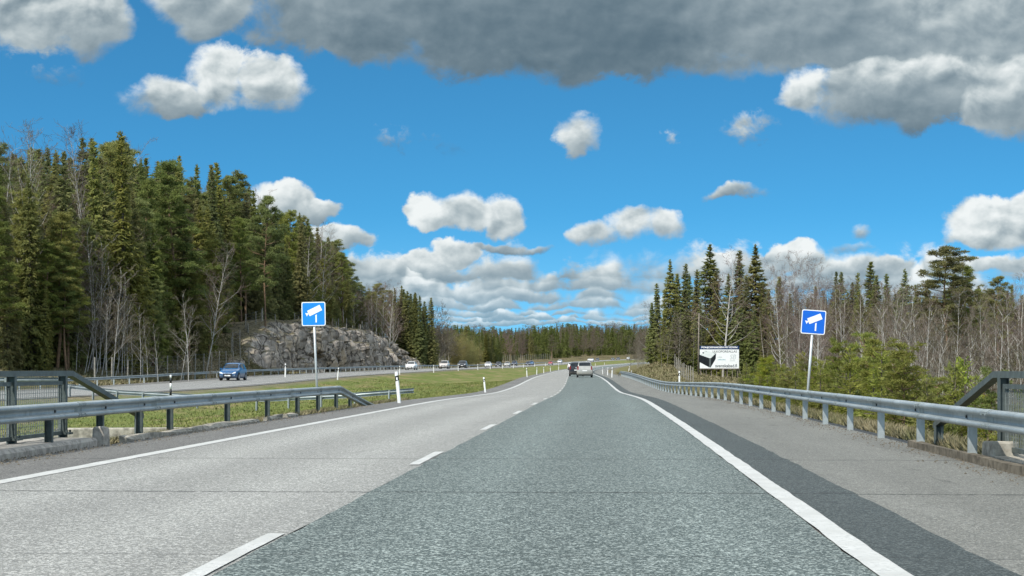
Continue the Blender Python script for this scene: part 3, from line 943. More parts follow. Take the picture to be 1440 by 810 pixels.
def plate(mb, pts, y, thick, mi=0):
    """flat prism facing -Y"""
    n = len(pts); b = len(mb.v)
    mb.v += [(x, y, z) for x, z in pts] + [(x, y + thick, z) for x, z in pts]
    mb.f.append(tuple(range(b, b + n))); mb.mi.append(mi)
    mb.f.append(tuple(reversed(range(b + n, b + 2 * n)))); mb.mi.append(mi)
    for i in range(n):
        j = (i + 1) % n
        mb.f.append((b + i, b + n + i, b + n + j, b + j)); mb.mi.append(mi)


def camera_sign(x, yy, zb, zc, size, lean, roll, blue, label):
    root = empty('traffic_sign', (x, yy, zb), 0, label, 'road sign')
    h = zc - zb
    tx = math.tan(lean) * h
    mb = MB(); mb.tube([(-0.25 * math.tan(lean), 0, -0.25), (math.tan(lean) * (h + size * 0.42), 0, h + size * 0.42)], 0.031, 12)
    mb.build('pole', M['pole'], root, True)
    pl = empty('panel', (tx, -0.045, h)); pl.parent = root; pl.rotation_euler = (0, roll, R(3))
    bpy.data.objects.remove(pl)
    mb = MB(); plate(mb, rrect(size, size, size * 0.075), 0, 0.006)
    p = mb.build('panel', M['sign_white'], root, False, (tx, -0.05, h)); p.rotation_euler = (0, roll, R(-2))
    mb = MB(); plate(mb, rrect(size * 0.925, size * 0.925, size * 0.05), -0.003, 0.002)
    mb.build('blue_field', blue, p)
    s = size
    mb = MB()
    ca, sa = math.cos(R(25)), math.sin(R(25))
    rot = lambda a, b, cx=0.05, cz=0.14: ((cx + a * ca - b * sa) * s, (cz + a * sa + b * ca) * s)
    plate(mb, [rot(-0.29, -0.125), rot(0.29, -0.125), rot(0.29, 0.125), rot(-0.29, 0.125)], -0.006, 0.002)
    plate(mb, [rot(-0.30, -0.035), rot(-0.30, 0.035), rot(-0.34, 0.035), rot(-0.40, 0.085), rot(-0.40, -0.085), rot(-0.34, -0.035)], -0.0065, 0.002)
    plate(mb, [(0.075 * s, -0.36 * s), (0.135 * s, -0.36 * s), (0.135 * s, -0.02 * s), (0.075 * s, -0.05 * s)], -0.007, 0.0005)
    mb.build('camera_symbol', M['sign_white'], p)
    mb = MB()
    for dzz in (-0.22, 0.22):
        mb.box((0, 0.022, dzz * s), (s * 0.5, 0.03, 0.035))
    mb.build('bracket', M['pole'], p)
    return root


camera_sign(-5.34, 45.0, -0.1, 1.115 + 77.5 / FPX * 45, 0.66, R(-2.4), R(-1.0), M['sign_blue_pale'], 'blue square traffic camera sign behind the left guardrail')
camera_sign(7.13, 39.7, -0.1, 1.115 + 66 / FPX * 39.7, 0.585, R(4.3), R(4.2), M['sign_blue'], 'blue square traffic camera sign leaning right behind the right guardrail')


# ------------------------------------------------------------------ delineator posts
def delineator(h=1.05, w=0.11, band=True, name='delineator_post'):
    root = empty(name)
    mb = MB()
    # rounded triangular section
    sec = [(-w / 2, 0.0), (-w * 0.3, -w * 0.38), (w * 0.3, -w * 0.38), (w / 2, 0.0), (w * 0.1, w * 0.3), (-w * 0.1, w * 0.3)]
    n = len(sec)
    for z, k in ((-0.3, 1), (h - 0.06, 1), (h, 0.75)):
        mb.v += [(a * k, b * k, z) for a, b in sec]
    for r_ in range(2):
        for i in range(n):
            mb.f.append((r_ * n + i, r_ * n + (i + 1) % n, (r_ + 1) * n + (i + 1) % n, (r_ + 1) * n + i)); mb.mi.append(0)
    mb.f.append(tuple(range(2 * n, 3 * n))); mb.mi.append(0)
    mb.build('body', M['white'], root)
    mb = MB()
    k0 = 1.06
    for z in (h - 0.30, h - 0.14):
        mb.v += [(a * k0, b * k0, z + (a + w / 2) * 0.25) for a, b in sec]
    for i in range(n):
        mb.f.append((i, (i + 1) % n, n + (i + 1) % n, n + i)); mb.mi.append(0)
    b_ = mb.build('black_band', M['black'], root)
    mb = MB(); plate(mb, rrect(0.045, 0.09, 0.012, 3), -w * 0.38 * k0 - 0.004, 0.003)
    o = mb.build('reflector', M['sign_white'], b_); o.location = (0, 0, h - 0.22)
    return root


DP = delineator()
first = [True]


def place_delineator(x, yy, lean=0.0, label=None, group=None, sc=1.0, z=None):
    o = DP if first[0] else copy_tree(DP)
    first[0] = False
    o.location = (x, yy, ground_z(x, yy) if z is None else z)
    o.rotation_euler = (random.Random(int(yy * 7)).uniform(-.02, .02), lean, 0)
    o.scale = (sc, sc, sc)
    tag(o, label, 'road post', group)
    return o


place_delineator(-3.78, 55, R(-5.5), 'large white roadside post by the low rail end at the left road edge', None, 1.08, -0.10)
place_delineator(-1.62, 100, R(-6), 'white roadside post alone in the median grass halfway to the cars', None, 1.0, -0.42)
for yy in (190, 240, 290, 340, 390, 440, 490, 540, 590, 640):
    place_delineator(rx(yy) - 4.75, yy, R(random.Random(yy).uniform(-4, 2)), 'small distant white post in the row along the left edge of our road', 'white posts along our left road edge')
place_delineator(dx_(156) + 5.6, 156, R(5), 'leaning white post at the oncoming road edge just right of the left sign', None, 1.1)
for yy in (197, 230, 262, 296, 323, 355, 390, 430, 480, 530, 590, 650, 720):
    place_delineator(dx_(yy) + 5.6, yy, R(random.Random(yy).uniform(-2, 2)), 'small white post in the row along the inner edge of the oncoming road', 'white posts along the oncoming road')
place_delineator(-22.6, 163, R(1), 'white post with black band beside the far guardrail in front of the rock', None, 1.3)
place_delineator(11.3, 185, R(2), 'white post at the right road edge nearest the guardrail start', None, 1.1, 0.15)
place_delineator(13.2, 226, R(3), 'tilted small white post at the right road edge beside the silver van', None, 1.0, 0.27)
place_delineator(14.3, 258, R(-2), 'small white post closest to the silver van on its right', None, 1.0, 0.3)
place_delineator(20.1, 282, R(9), 'strongly tilted white post beyond the right guardrail start', None, 1.0)
place_delineator(13.0, 127, R(0), 'white post with black band standing behind the right guardrail before the billboard', None, 1.25, -0.35)
place_delineator(rx(178) + 6.95, 178, R(0), 'short white post standing in the far end of the right guardrail', None, 0.8, 0.1)
# tall snow pole
root = empty('snow_pole', (-15.65, 75, ground_z(-15.65, 75)), 0, 'thin black and white striped pole in the median grass at left', 'snow pole')
mb = MB(); mb.tube([(0, 0, -0.2), (0, 0, 0.75)], 0.045, 8); mb.build('white_section', M['white'], root, True)
mb = MB(); mb.tube([(0, 0, 0.75), (0, 0, 1.05)], 0.047, 8); mb.build('black_section', M['black'], root, True)
mb = MB(); mb.tube([(0, 0, 1.05), (0, 0, 1.32)], 0.045, 8); mb.build('white_section', M['white'], root, True)
mb = MB(); mb.tube([(0, 0, 1.32), (0, 0, 1.55)], 0.047, 8); mb.build('black_section', M['black'], root, True)
mb = MB(); mb.tube([(0, 0, 1.55), (0, 0, 1.70)], 0.045, 8); mb.build('white_section', M['white'], root, True)


# ------------------------------------------------------------------ billboard
def text_mesh(name, body, size, mt, parent, x, z, width, y=-0.05, bold=0.0, shear=0.0, height=None):
    cu = bpy.data.curves.new(name, 'FONT')
    cu.body = body; cu.size = 1.0; cu.extrude = 0.004; cu.offset = bold; cu.shear = shear
    tmp = bpy.data.objects.new('tmp', cu); COL.objects.link(tmp)
    bpy.context.view_layer.update()
    me = bpy.data.meshes.new_from_object(tmp.evaluated_get(bpy.context.evaluated_depsgraph_get()))
    bpy.data.objects.remove(tmp)
    n = len(me.vertices); co = np.empty(n * 3, np.float32); me.vertices.foreach_get('co', co); co = co.reshape(-1, 3)
    lo, hi = co.min(0), co.max(0)
    sx = width / (hi[0] - lo[0]); sz = sx if height is None else height / (hi[1] - lo[1])
    V = np.stack([(co[:, 0] - lo[0]) * sx, y - co[:, 2], (co[:, 1] - lo[1]) * sz], 1)
    me.vertices.foreach_set('co', V.astype(np.float32).ravel())
    me.materials.clear(); me.materials.append(mt); me.update()
    o = link(name, me, parent, (x, 0, z))
    return o


def billboard():
    Y0 = 222.0
    k = Y0 / FPX
    X0 = (984.2 - 720) * k
    W = 55.0 * k; 
    zb = 1.115 + (519 - 518.0) * k; zt = 1.115 + (519 - 486.3) * k
    H = zt - zb
    gz = ground_z(X0 + W / 2, Y0)
    root = empty('billboard', (X0 + W / 2, Y0, gz), 0, 'white roadside advertising billboard with a black hot tub before the spruces', 'billboard')
    o = np.array((X0 + W / 2, Y0, gz))
    x = lambda f: -W / 2 + f * W
    z = lambda f: zb - gz + f * H
    mb = MB(); plate(mb, [(x(0), z(0)), (x(1), z(0)), (x(1), z(0.84)), (x(0), z(0.84))], 0, 0.08)
    b = mb.build('board', M['board'], root)
    mb = MB(); plate(mb, [(x(0), z(0.842)), (x(1.005), z(0.842)), (x(1.005), z(1.0)), (x(0), z(1.0))], -0.01, 0.10)
    t = mb.build('title_band', M['navy'], root)
    text_mesh('title_text', 'POHJOISMAIDEN MYYDYIN', 1, M['sign_white'], t, x(0.035), z(0.872), W * 0.925, -0.02, 0.035, 0.12, H * 0.098)
    text_mesh('product_text', 'ULKOPOREALLAS', 1, M['ink'], b, x(0.325), z(0.70), W * 0.62, -0.006, 0.004, 0, H * 0.095)
    text_mesh('web_text', 'svenskabad.fi', 1, M['ink'], b, x(0.395), z(0.045), W * 0.555, -0.006, 0.012, 0, H * 0.145)
    rnd = random.Random(4)
    for nm, zz, x0, x1, mt in (('small_print', 0.475, .455, .58, M['ink_pale']), ('small_print', 0.36, .455, .67, M['ink_teal'])):
        mb = MB(); u = x0
        while u < x1 - .012:
            w_ = rnd.uniform(.008, .017); hh = rnd.choice((.04, .04, .055))
            plate(mb, [(x(u), z(zz)), (x(u + w_), z(zz)), (x(u + w_), z(zz + hh)), (x(u), z(zz + hh))], -0.006, 0.004)
            u += w_ + rnd.choice((.006, .006, .006, .014))
        mb.build(nm, mt, b)
    text_mesh('logo', 'SB', 1, M['ink_pale'], b, x(0.765), z(0.40), W * 0.155, -0.006, -0.012, 0.25, H * 0.21)
    mb = MB(); plate(mb, [(x(0.765), z(0.325)), (x(0.905), z(0.325)), (x(0.905), z(0.345)), (x(0.765), z(0.345))], -0.006, 0.004)
    mb.build('logo_rule', M['ink_pale'], b)
    # hot tub print, part of it cut out beyond the left edge
    mb = MB(); plate(mb, [(x(-0.03), z(0.56)), (x(0.0), z(0.60)), (x(0.235), z(0.455)), (x(0.235), z(0.05)), (x(0.0), z(0.27)), (x(-0.03), z(0.31))], -0.006, 0.004)
    plate(mb, [(x(0.285), z(0.455)), (x(0.415), z(0.67)), (x(0.405), z(0.42)), (x(0.275), z(0.04))], -0.006, 0.004)
    mb.build('tub_side', M['tub_dark'], b)
    mb = MB(); plate(mb, [(x(0.235), z(0.455)), (x(0.285), z(0.455)), (x(0.277), z(0.04)), (x(0.235), z(0.05))], -0.008, 0.004)
    mb.build('tub_corner', M['tub_edge'], b)
    mb = MB(); plate(mb, [(x(0.005), z(0.60)), (x(0.13), z(0.80)), (x(0.415), z(0.68)), (x(0.285), z(0.46)), (x(0.235), z(0.455))], -0.007, 0.004)
    tt = mb.build('tub_top', M['tub_top'], b)
    mb = MB()
    plate(mb, [(x(0.065), z(0.68)), (x(0.10), z(0.65)), (x(0.105), z(0.71)), (x(0.07), z(0.72))], -0.012, 0.003)
    plate(mb, [(x(0.145), z(0.735)), (x(0.17), z(0.735)), (x(0.17), z(0.75)), (x(0.145), z(0.75))], -0.012, 0.003)
    plate(mb, [(x(0.36), z(0.66)), (x(0.385), z(0.66)), (x(0.385), z(0.68)), (x(0.36), z(0.68))], -0.012, 0.003)
    mb.build('tub_fitting', M['ink'], tt)
    # timber stand
    mb = MB(); mb.box((0, -0.03, z(0) - 0.07), (W * 1.02, 0.10, 0.10)); mb.box((0, 0.2, z(0) - 0.10), (W * 0.98, 0.08, 0.10)); mb.build('bottom_beam', M['wood'], root)
    for i in range(8):
        px = x(0.03 + 0.94 * i / 7)
        g = ground_z(o[0] + px, Y0) - gz
        mb = MB(); mb.box((px, 0.14, (z(0.95) + g - 0.3) / 2), (0.09, 0.11, z(0.95) - g + 0.3)); mb.build('post', M['wood'], root)
    for i in (0, 2, 5, 7):
        px = x(0.03 + 0.94 * i / 7)
        mb = MB(); mb.tube([(px + 0.06, 1.9, -0.3), (px + 0.06, 0.22, z(0.75))], 0.05, 6); mb.build('brace', M['wood'], root)
    mb = MB(); mb.tube([(x(1.0), 0.1, z(-0.03)), (x(1.09), 0.1, -0.1)], 0.05, 6); mb.build('brace', M['wood'], root)


billboard()
# pole beside the billboard
px, py = (982 - 720) / FPX * 223.5, 223.5
ob = MB(); ob.tube([(0, 0, -0.5), (0.03, 0, 4.2), (0.10, 0, 8.6)], [0.11, 0.10, 0.08], 8)
tag(ob.build('utility_pole', M['wood'], None, True, (px, py, ground_z(px, py))), 'thin grey wooden pole standing just left of the billboard', 'pole')


# ------------------------------------------------------------------ cars
def car_paint(name, c, metal=0.35, rough=0.32):
    m, t, b = mat(name, rough, 0.5, metal)
    tc = t.node('ShaderNodeTexCoord')
    n = t.noise(tc.outputs['Object'], 3.0, 4, 0.6)
    sx = t.node('ShaderNodeSeparateXYZ'); t.l.new(tc.outputs['Object'], sx.inputs[0])
    dirt = t.m('MULTIPLY', t.step(t.m('MULTIPLY_ADD', n, -0.35, sx.outputs[2]), 0.5, 0.1), 0.45)
    base = t.mix(t.step(n, 0.3, 0.7), tuple(v * 0.94 for v in c), tuple(min(1, v * 1.06) for v in c))
    t.l.new(t.mix(dirt, base, (0.16, 0.15, 0.13)), b.inputs['Base Color'])
    b.inputs['Coat Weight'].default_value = 0.35; b.inputs['Coat Roughness'].default_value = 0.08
    return m


PAINT = {k: car_paint('paint_' + k, c, me) for k, c, me in (
    ('blue', (0.002, 0.085, 0.23), 0.0), ('white', (0.72, 0.73, 0.73), 0.0), ('silver', (0.46, 0.45, 0.41), 0.35), ('dark', (0.022, 0.024, 0.028), 0.2),
    ('grey', (0.075, 0.085, 0.095), 0.3), ('navy', (0.012, 0.022, 0.055), 0.3), ('red', (0.36, 0.018, 0.022), 0.1), ('beige', (0.55, 0.50, 0.46), 0.2))}
M['glass'] = flat('car_glass', (0.012, 0.016, 0.018), 0.06, 0.6, 0, 0.1, 2.0)
M['tyre'] = flat('tyre', (0.016, 0.016, 0.016), 0.85, 0.2, 0, 0.2, 9.0)
M['rim'] = flat('wheel_rim', (0.40, 0.41, 0.42), 0.35, 0.5, 0.6, 0.1, 9.0)
M['lamp'] = flat('headlight_lens', (0.82, 0.84, 0.86), 0.12, 0.6, 0.2, 0.05, 9.0)
M['tail'] = flat('tail_light_lens', (0.22, 0.012, 0.014), 0.2, 0.5, 0, 0.1, 9.0)
M['plate'] = flat('number_plate', (0.78, 0.78, 0.76), 0.5, 0.3, 0, 0.03, 9.0)
M['grille'] = flat('black_grille', (0.012, 0.012, 0.013), 0.45, 0.4, 0, 0.1, 9.0)
M['chrome'] = flat('chrome_trim', (0.62, 0.63, 0.64), 0.18, 0.5, 0.9, 0.03, 9.0)

# x from the rear (0) to the front (1); (x, belt, top, half width, roof half width, floor)
PROFILES = {
    'hatch': dict(L=4.0, W=1.73, st=[(0.0, .80, .86, .66, .52, .42), (.02, .88, 1.02, .78, .58, .32), (.06, .92, 1.28, .83, .56, .24), (.12, .93, 1.42, .85, .58, .20), (.25, .93, 1.48, .865, .60, .18), (.42, .92, 1.49, .865, .61, .17), (.54, .91, 1.45, .865, .60, .17),
                                       (.63, .91, 1.25, .865, .62, .17), (.71, .91, .985, .86, .66, .17), (.80, .86, .93, .855, .64, .17), (.90, .79, .86, .83, .60, .18), (.96, .70, .76, .77, .52, .20), (1.0, .52, .58, .64, .46, .26)], rear=(0.02, .12), front=(.56, .71), roof=(.12, .56), win=(.10, .66), pillars=(.36,)),
    'sedan': dict(L=4.6, W=1.80, st=[(0.0, .78, .84, .70, .52, .42), (.02, .90, .98, .82, .60, .30), (.08, .97, 1.05, .87, .62, .22), (.15, .97, 1.10, .89, .62, .19), (.23, .96, 1.33, .90, .58, .18), (.30, .95, 1.42, .90, .58, .17), (.42, .94, 1.46, .90, .60, .16), (.53, .92, 1.42, .90, .60, .16),
                                       (.61, .91, 1.22, .90, .62, .16), (.69, .90, .98, .895, .66, .16), (.80, .85, .92, .88, .64, .17), (.91, .77, .83, .85, .60, .18), (.97, .68, .73, .78, .52, .20), (1.0, .52, .58, .66, .46, .26)], rear=(.15, .30), front=(.54, .69), roof=(.30, .54), win=(.20, .64), pillars=(.40,)),
    'van': dict(L=4.5, W=1.80, st=[(0.0, .74, .80, .80, .64, .40), (.012, .94, 1.02, .87, .70, .28), (.03, 1.0, 1.40, .885, .66, .22), (.07, 1.0, 1.60, .895, .66, .20), (.18, .99, 1.655, .90, .67, .18), (.40, .98, 1.665, .90, .68, .17), (.55, .97, 1.61, .90, .67, .17),
                                     (.66, .97, 1.36, .90, .67, .17), (.76, .96, 1.06, .895, .68, .17), (.84, .91, .98, .885, .66, .17), (.92, .83, .90, .86, .62, .18), (.97, .72, .78, .80, .54, .20), (1.0, .54, .60, .68, .48, .26)], rear=(.012, .07), front=(.56, .76), roof=(.07, .56), win=(.05, .70), pillars=(.27, .45)),
    'suv': dict(L=4.5, W=1.84, st=[(0.0, .80, .86, .80, .60, .46), (.02, .98, 1.06, .88, .66, .34), (.05, 1.04, 1.40, .90, .64, .28), (.11, 1.04, 1.58, .91, .64, .26), (.22, 1.03, 1.65, .92, .66, .25), (.42, 1.02, 1.66, .92, .66, .24), (.53, 1.01, 1.61, .92, .66, .24),
                                     (.62, 1.01, 1.38, .92, .66, .24), (.70, 1.0, 1.09, .915, .70, .24), (.80, .98, 1.05, .905, .68, .24), (.91, .92, .99, .88, .64, .26), (.97, .80, .86, .82, .56, .28), (1.0, .60, .66, .70, .50, .34)], rear=(.02, .11), front=(.54, .70), roof=(.11, .54), win=(.08, .65), pillars=(.34,)),
}


def make_car(kind, paint, label, roof_rails=False):
    P = PROFILES[kind]
    st = np.array(P['st']); L, W = P['L'], P['W']
    root = empty('car', (0, 0, 0), 0, label, 'car')
    xs = st[:, 0]

    def sec(u, out=0.0):
        """half section points (right side, bottom to top) at length fraction u"""
        b, t, hw, rw, fl = (np.interp(u, xs, st[:, k]) for k in range(1, 6))
        hw += out; t = t + out
        s_ = b * 0.55 + fl * 0.45
        green = max(t - b, 0.02)
        return [(0, fl), (hw * .88, fl), (hw * .97, fl + .10), (hw, s_), (hw * .985, b - .05), (hw * .955, b), (hw * .955 * .42 + rw * .58 + out, b + green * .62), (rw + .02, t - green * .10), (rw * .80, t - green * .02), (0, t)]
    us = []
    for a, c in zip(xs[:-1], xs[1:]):
        us += list(np.linspace(a, c, 3)[:-1])
    us.append(1.0)
    mb = MB(); n = None; rings = []
    for u in us:
        h = sec(u); ring = [(x, (u - 0.5) * L, z) for x, z in h] + [(-x, (u - 0.5) * L, z) for x, z in h[-2:0:-1]]
        n = len(ring); rings.append(len(mb.v)); mb.v += ring
    for a, c in zip(rings[:-1], rings[1:]):
        for i in range(n):
            mb.f.append((a + i, a + (i + 1) % n, c + (i + 1) % n, c + i)); mb.mi.append(0)
    mb.f.append(tuple(rings[0] + i for i in range(n))); mb.mi.append(0)
    mb.f.append(tuple(rings[-1] + i for i in reversed(range(n)))); mb.mi.append(0)
    body = mb.build('body', PAINT[paint], root, True)

    # front and rear glass: the strip of roof points between two stations
    def glass_strip(name, u0, u1, e=0.008):
        mb = MB(); q = []
        for u in np.linspace(u0, u1, 6):
            h = sec(u)
            pts = [(-h[7][0] * .95, h[7][1]), (-h[8][0], h[8][1] + .004), (0, h[9][1] + .004), (h[8][0], h[8][1] + .004), (h[7][0] * .95, h[7][1])]
            q.append([(x, (u - 0.5) * L, z) for x, z in pts])
        sgn = 1 if u0 > 0.4 else -1
        for r_ in q: mb.v += [(x, y + sgn * e, z + e) for x, y, z in r_]
        m = 5
        for a in range(len(q) - 1):
            for i in range(m - 1):
                mb.f.append((a * m + i, a * m + i + 1, (a + 1) * m + i + 1, (a + 1) * m + i)); mb.mi.append(0)
        return mb.build(name, M['glass'], root, True)
    f0, f1 = P['front']; r0, r1 = P['rear']
    glass_strip('windscreen', f0 + .012, f1 - .012)
    glass_strip('rear_window', r0 + (r1 - r0) * (.16 if kind == 'van' else .16), r1 - (r1 - r0) * .04, .02)
    # side windows
    w0, w1 = P['win']
    cuts = [w0] + list(P['pillars']) + [w1]
    for sgn in (-1, 1):
        for a, c in zip(cuts[:-1], cuts[1:]):
            mb = MB(); m = 0
            for u in np.linspace(a + .008, c - .008, 5):
                h = sec(u)
                lo = np.array(h[5]); mid = np.array(h[6]); hi = np.array(h[7])
                lo = lo * .9 + mid * .1; hi = hi * .80 + mid * .20
                for p in (lo, mid, hi):
                    mb.v.append((sgn * (p[0] + .010), (u - .5) * L, p[1]))
                m += 1
            for k in range(m - 1):
                for i in range(2):
                    mb.f.append((k * 3 + i, k * 3 + i + 1, k * 3 + 4 + i, k * 3 + 3 + i)); mb.mi.append(0)
            mb.build('side_window', M['glass'], root, True)
        # mirrors
        um = f1 - .05; h = sec(um)
        mb = MB(); mb.box((sgn * (h[5][0] + .10), (um - .5) * L, h[5][1] + .07), (.18, .10, .12), taper=.8)
        mb.build('wing_mirror', PAINT[paint], root)
        # wheels
        for u in (.19, .81):
            rr = .335 if kind in ('suv', 'van') else .31
            hw = np.interp(u, xs, st[:, 3])
            mb = MB(); mb.tube([(sgn * (hw - .19), 0, 0), (sgn * (hw - .01), 0, 0), (sgn * (hw + .012), 0, 0)], [rr, rr, rr * .93], 20)
            wh = empty('wheel', (0, (u - .5) * L, rr)); wh.parent = root
            mb.build('tyre', M['tyre'], wh, False)
            mb = MB(); mb.tube([(sgn * (hw - .05), 0, 0), (sgn * (hw + .016), 0, 0)], rr * .62, 16)
            for k in range(5):
                a = 2 * math.pi * k / 5
                mb.box((sgn * (hw + .018), math.cos(a) * rr * .32, math.sin(a) * rr * .32), (.01, .05, .05))
            mb.build('rim', M['rim'], wh, False)
            mb = MB(); mb.tube([(sgn * (hw - .12), (u - .5) * L, rr + .03), (sgn * (hw + .006), (u - .5) * L, rr + .03)], rr + .055, 20)
            mb.build('wheel_arch', M['grille'], body)

    # front and rear face details laid just off the nose and tail
    def face(name, pts, front, mt, push=0.012, parent=root):
        """pts: (x, z) outline, placed on the nose or tail surface"""
        mb = MB()
        for k in (0, 1):
            for x, z in pts:
                best = None
                rng = np.linspace(1.0, .70, 120) if front else np.linspace(0.0, .30, 120)
                yy = None
                for u in rng:
                    h = sec(u)
                    # inside the section at this height?
                    zs = [p[1] for p in h[1:]]; w_ = [p[0] for p in h[1:]]
                    if h[0][1] <= z <= h[-1][1] and abs(x) <= np.interp(z, zs, w_) + 1e-3:
                        yy = (u - .5) * L; break
                if yy is None: yy = ((.90 if front else .08) - .5) * L
                s_ = 1 if front else -1
                mb.v.append((x, yy + s_ * (push if k else -.03), z))
        n_ = len(pts)
        for k in (0, 1):
            sl = mb.v[k * n_:(k + 1) * n_]
            ym = max(p[1] for p in sl) if front else min(p[1] for p in sl)
            mb.v[k * n_:(k + 1) * n_] = [(x, y * .35 + ym * .65, z) for x, y, z in sl]
        mb.f.append(tuple(range(n_, 2 * n_))); mb.mi.append(0)
        for i in range(n_):
            j = (i + 1) % n_
            mb.f.append((i, j, n_ + j, n_ + i)); mb.mi.append(0)
        return mb.build(name, mt, parent)
    bf = np.interp(.93, xs, st[:, 1]); br = np.interp(.03, xs, st[:, 1])
    hwf = np.interp(.95, xs, st[:, 3]); hwr = np.interp(.02, xs, st[:, 3])
    fl = np.interp(.97, xs, st[:, 5])
    for sgn in (-1, 1):
        face('headlight', [(sgn * hwf * .50, bf - .20), (sgn * hwf * .90, bf - .15), (sgn * hwf * .93, bf - .02), (sgn * hwf * .66, bf - .06)], True, M['lamp'], .02)
        face('fog_light', [(sgn * hwf * .70, fl + .16), (sgn * hwf * .86, fl + .17), (sgn * hwf * .86, fl + .24), (sgn * hwf * .74, fl + .24)], True, M['chrome'])
        tz = br - (.02 if kind == 'van' else .10)
        face('tail_light', [(sgn * hwr * .78, tz - .17), (sgn * hwr * .96, tz - .16), (sgn * hwr * .93, tz + .20), (sgn * hwr * .80, tz + .22)], False, M['tail'], .02)
    face('grille', [(-hwf * .55, bf - .30), (-hwf * .40, bf - .36), (hwf * .40, bf - .36), (hwf * .55, bf - .30), (hwf * .48, bf - .20), (-hwf * .48, bf - .20)], True, M['grille'])
    face('lower_grille', [(-hwf * .60, fl + .05), (hwf * .60, fl + .05), (hwf * .52, fl + .13), (-hwf * .52, fl + .13)], True, M['grille'])
    face('number_plate', [(-.26, bf - .40), (.26, bf - .40), (.26, bf - .29), (-.26, bf - .29)], True, M['plate'], .025)
    face('number_plate', [(-.26, br - .34), (.26, br - .34), (.26, br - .23), (-.26, br - .23)], False, M['plate'], .02)
    face('rear_bumper', [(-hwr * .86, .30), (hwr * .86, .30), (hwr * .9, .36), (-hwr * .9, .36)], False, M['grille'], .015)
    face('chrome_strip', [(-hwf * .50, bf - .20), (hwf * .50, bf - .20), (hwf * .50, bf - .175), (-hwf * .50, bf - .175)], True, M['chrome'], .02)
    # dark underside
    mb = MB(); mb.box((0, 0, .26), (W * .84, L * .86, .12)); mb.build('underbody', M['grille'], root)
    return root


def put_car(kind, paint, x, yy, away, label, hx, z):
    """hx: slope of the road, dX/dY"""
    c = make_car(kind, paint, label)
    c.location = (x, yy, z)
    a = -math.atan(hx)
    c.rotation_euler = (0, 0, a if away else a + math.pi)
    k_ = 0.88 if (not away and yy > 200) else 1.0
    c.scale = (k_, k_, k_ * 1.05)
    return c


def slope(f, yy): return float((f(yy + 5) - f(yy - 5)) / 10)


def ours(kind, paint, off, yy, label): put_car(kind, paint, rx(yy) + off, yy, True, label, slope(RX, yy), rz(yy) + 0.012)
def theirs(kind, paint, off, yy, label): put_car(kind, paint, dx_(yy) + off, yy, False, label, slope(DX, yy), dz_(yy) + 0.012)


ours('van', 'silver', 1.9, 186, 'silver minivan seen from behind in the right lane ahead')
ours('van', 'dark', 1.0, 205, 'black car mostly hidden behind the silver minivan')
ours('suv', 'white', -2.0, 400, 'pale car far ahead showing above the black car')
theirs('hatch', 'blue', -1.9, 146, 'bright blue hatchback coming towards us on the oncoming road')
theirs('sedan', 'white', -1.9, 262, 'white sedan below the right end of the rock')
theirs('suv', 'beige', -0.9, 300, 'pale beige car following behind the white sedan by the rock')
theirs('suv', 'dark', -1.0, 335, 'black car nearest in the dark pair of oncoming cars')
theirs('suv', 'grey', -2.9, 352, 'dark grey car right behind the black oncoming car')
theirs('sedan', 'white', -1.2, 400, 'white car in front of the yellowish willow thicket')
theirs('hatch', 'dark', -1.9, 442, 'small dark car beside a silver one right of the willow thicket')
theirs('sedan', 'silver', -0.7, 458, 'silver car just behind a small dark oncoming car')
theirs('suv', 'navy', -3.2, 516, 'lone dark car on the oncoming road right of the willow thicket')
theirs('hatch', 'navy', -1.9, 552, 'low navy car on the distant oncoming road')
theirs('suv', 'blue', -2.1, 566, 'blue car close behind the low navy car far away')
theirs('hatch', 'red', 1.7, 602, 'small red car on the distant oncoming road')
theirs('suv', 'white', -1.9, 680, 'white car far away just right of the red car')
theirs('suv', 'white', 1.6, 790, 'white car seen directly above the roof of the silver minivan')
theirs('sedan', 'white', -1.9, 812, 'white car further back above and right of the silver minivan roof')
theirs('suv', 'dark', -1.9, 850, 'tiny dark car on the far bend right of the silver minivan')
theirs('sedan', 'grey', -1.9, 925, 'tiny grey car on the far bend, left of the two last dark cars')
theirs('suv', 'navy', -1.9, 950, 'tiny dark blue car among the last cars on the far bend')
theirs('suv', 'white', -1.9, 1000, 'white vehicle furthest away at the right end of the far bend')


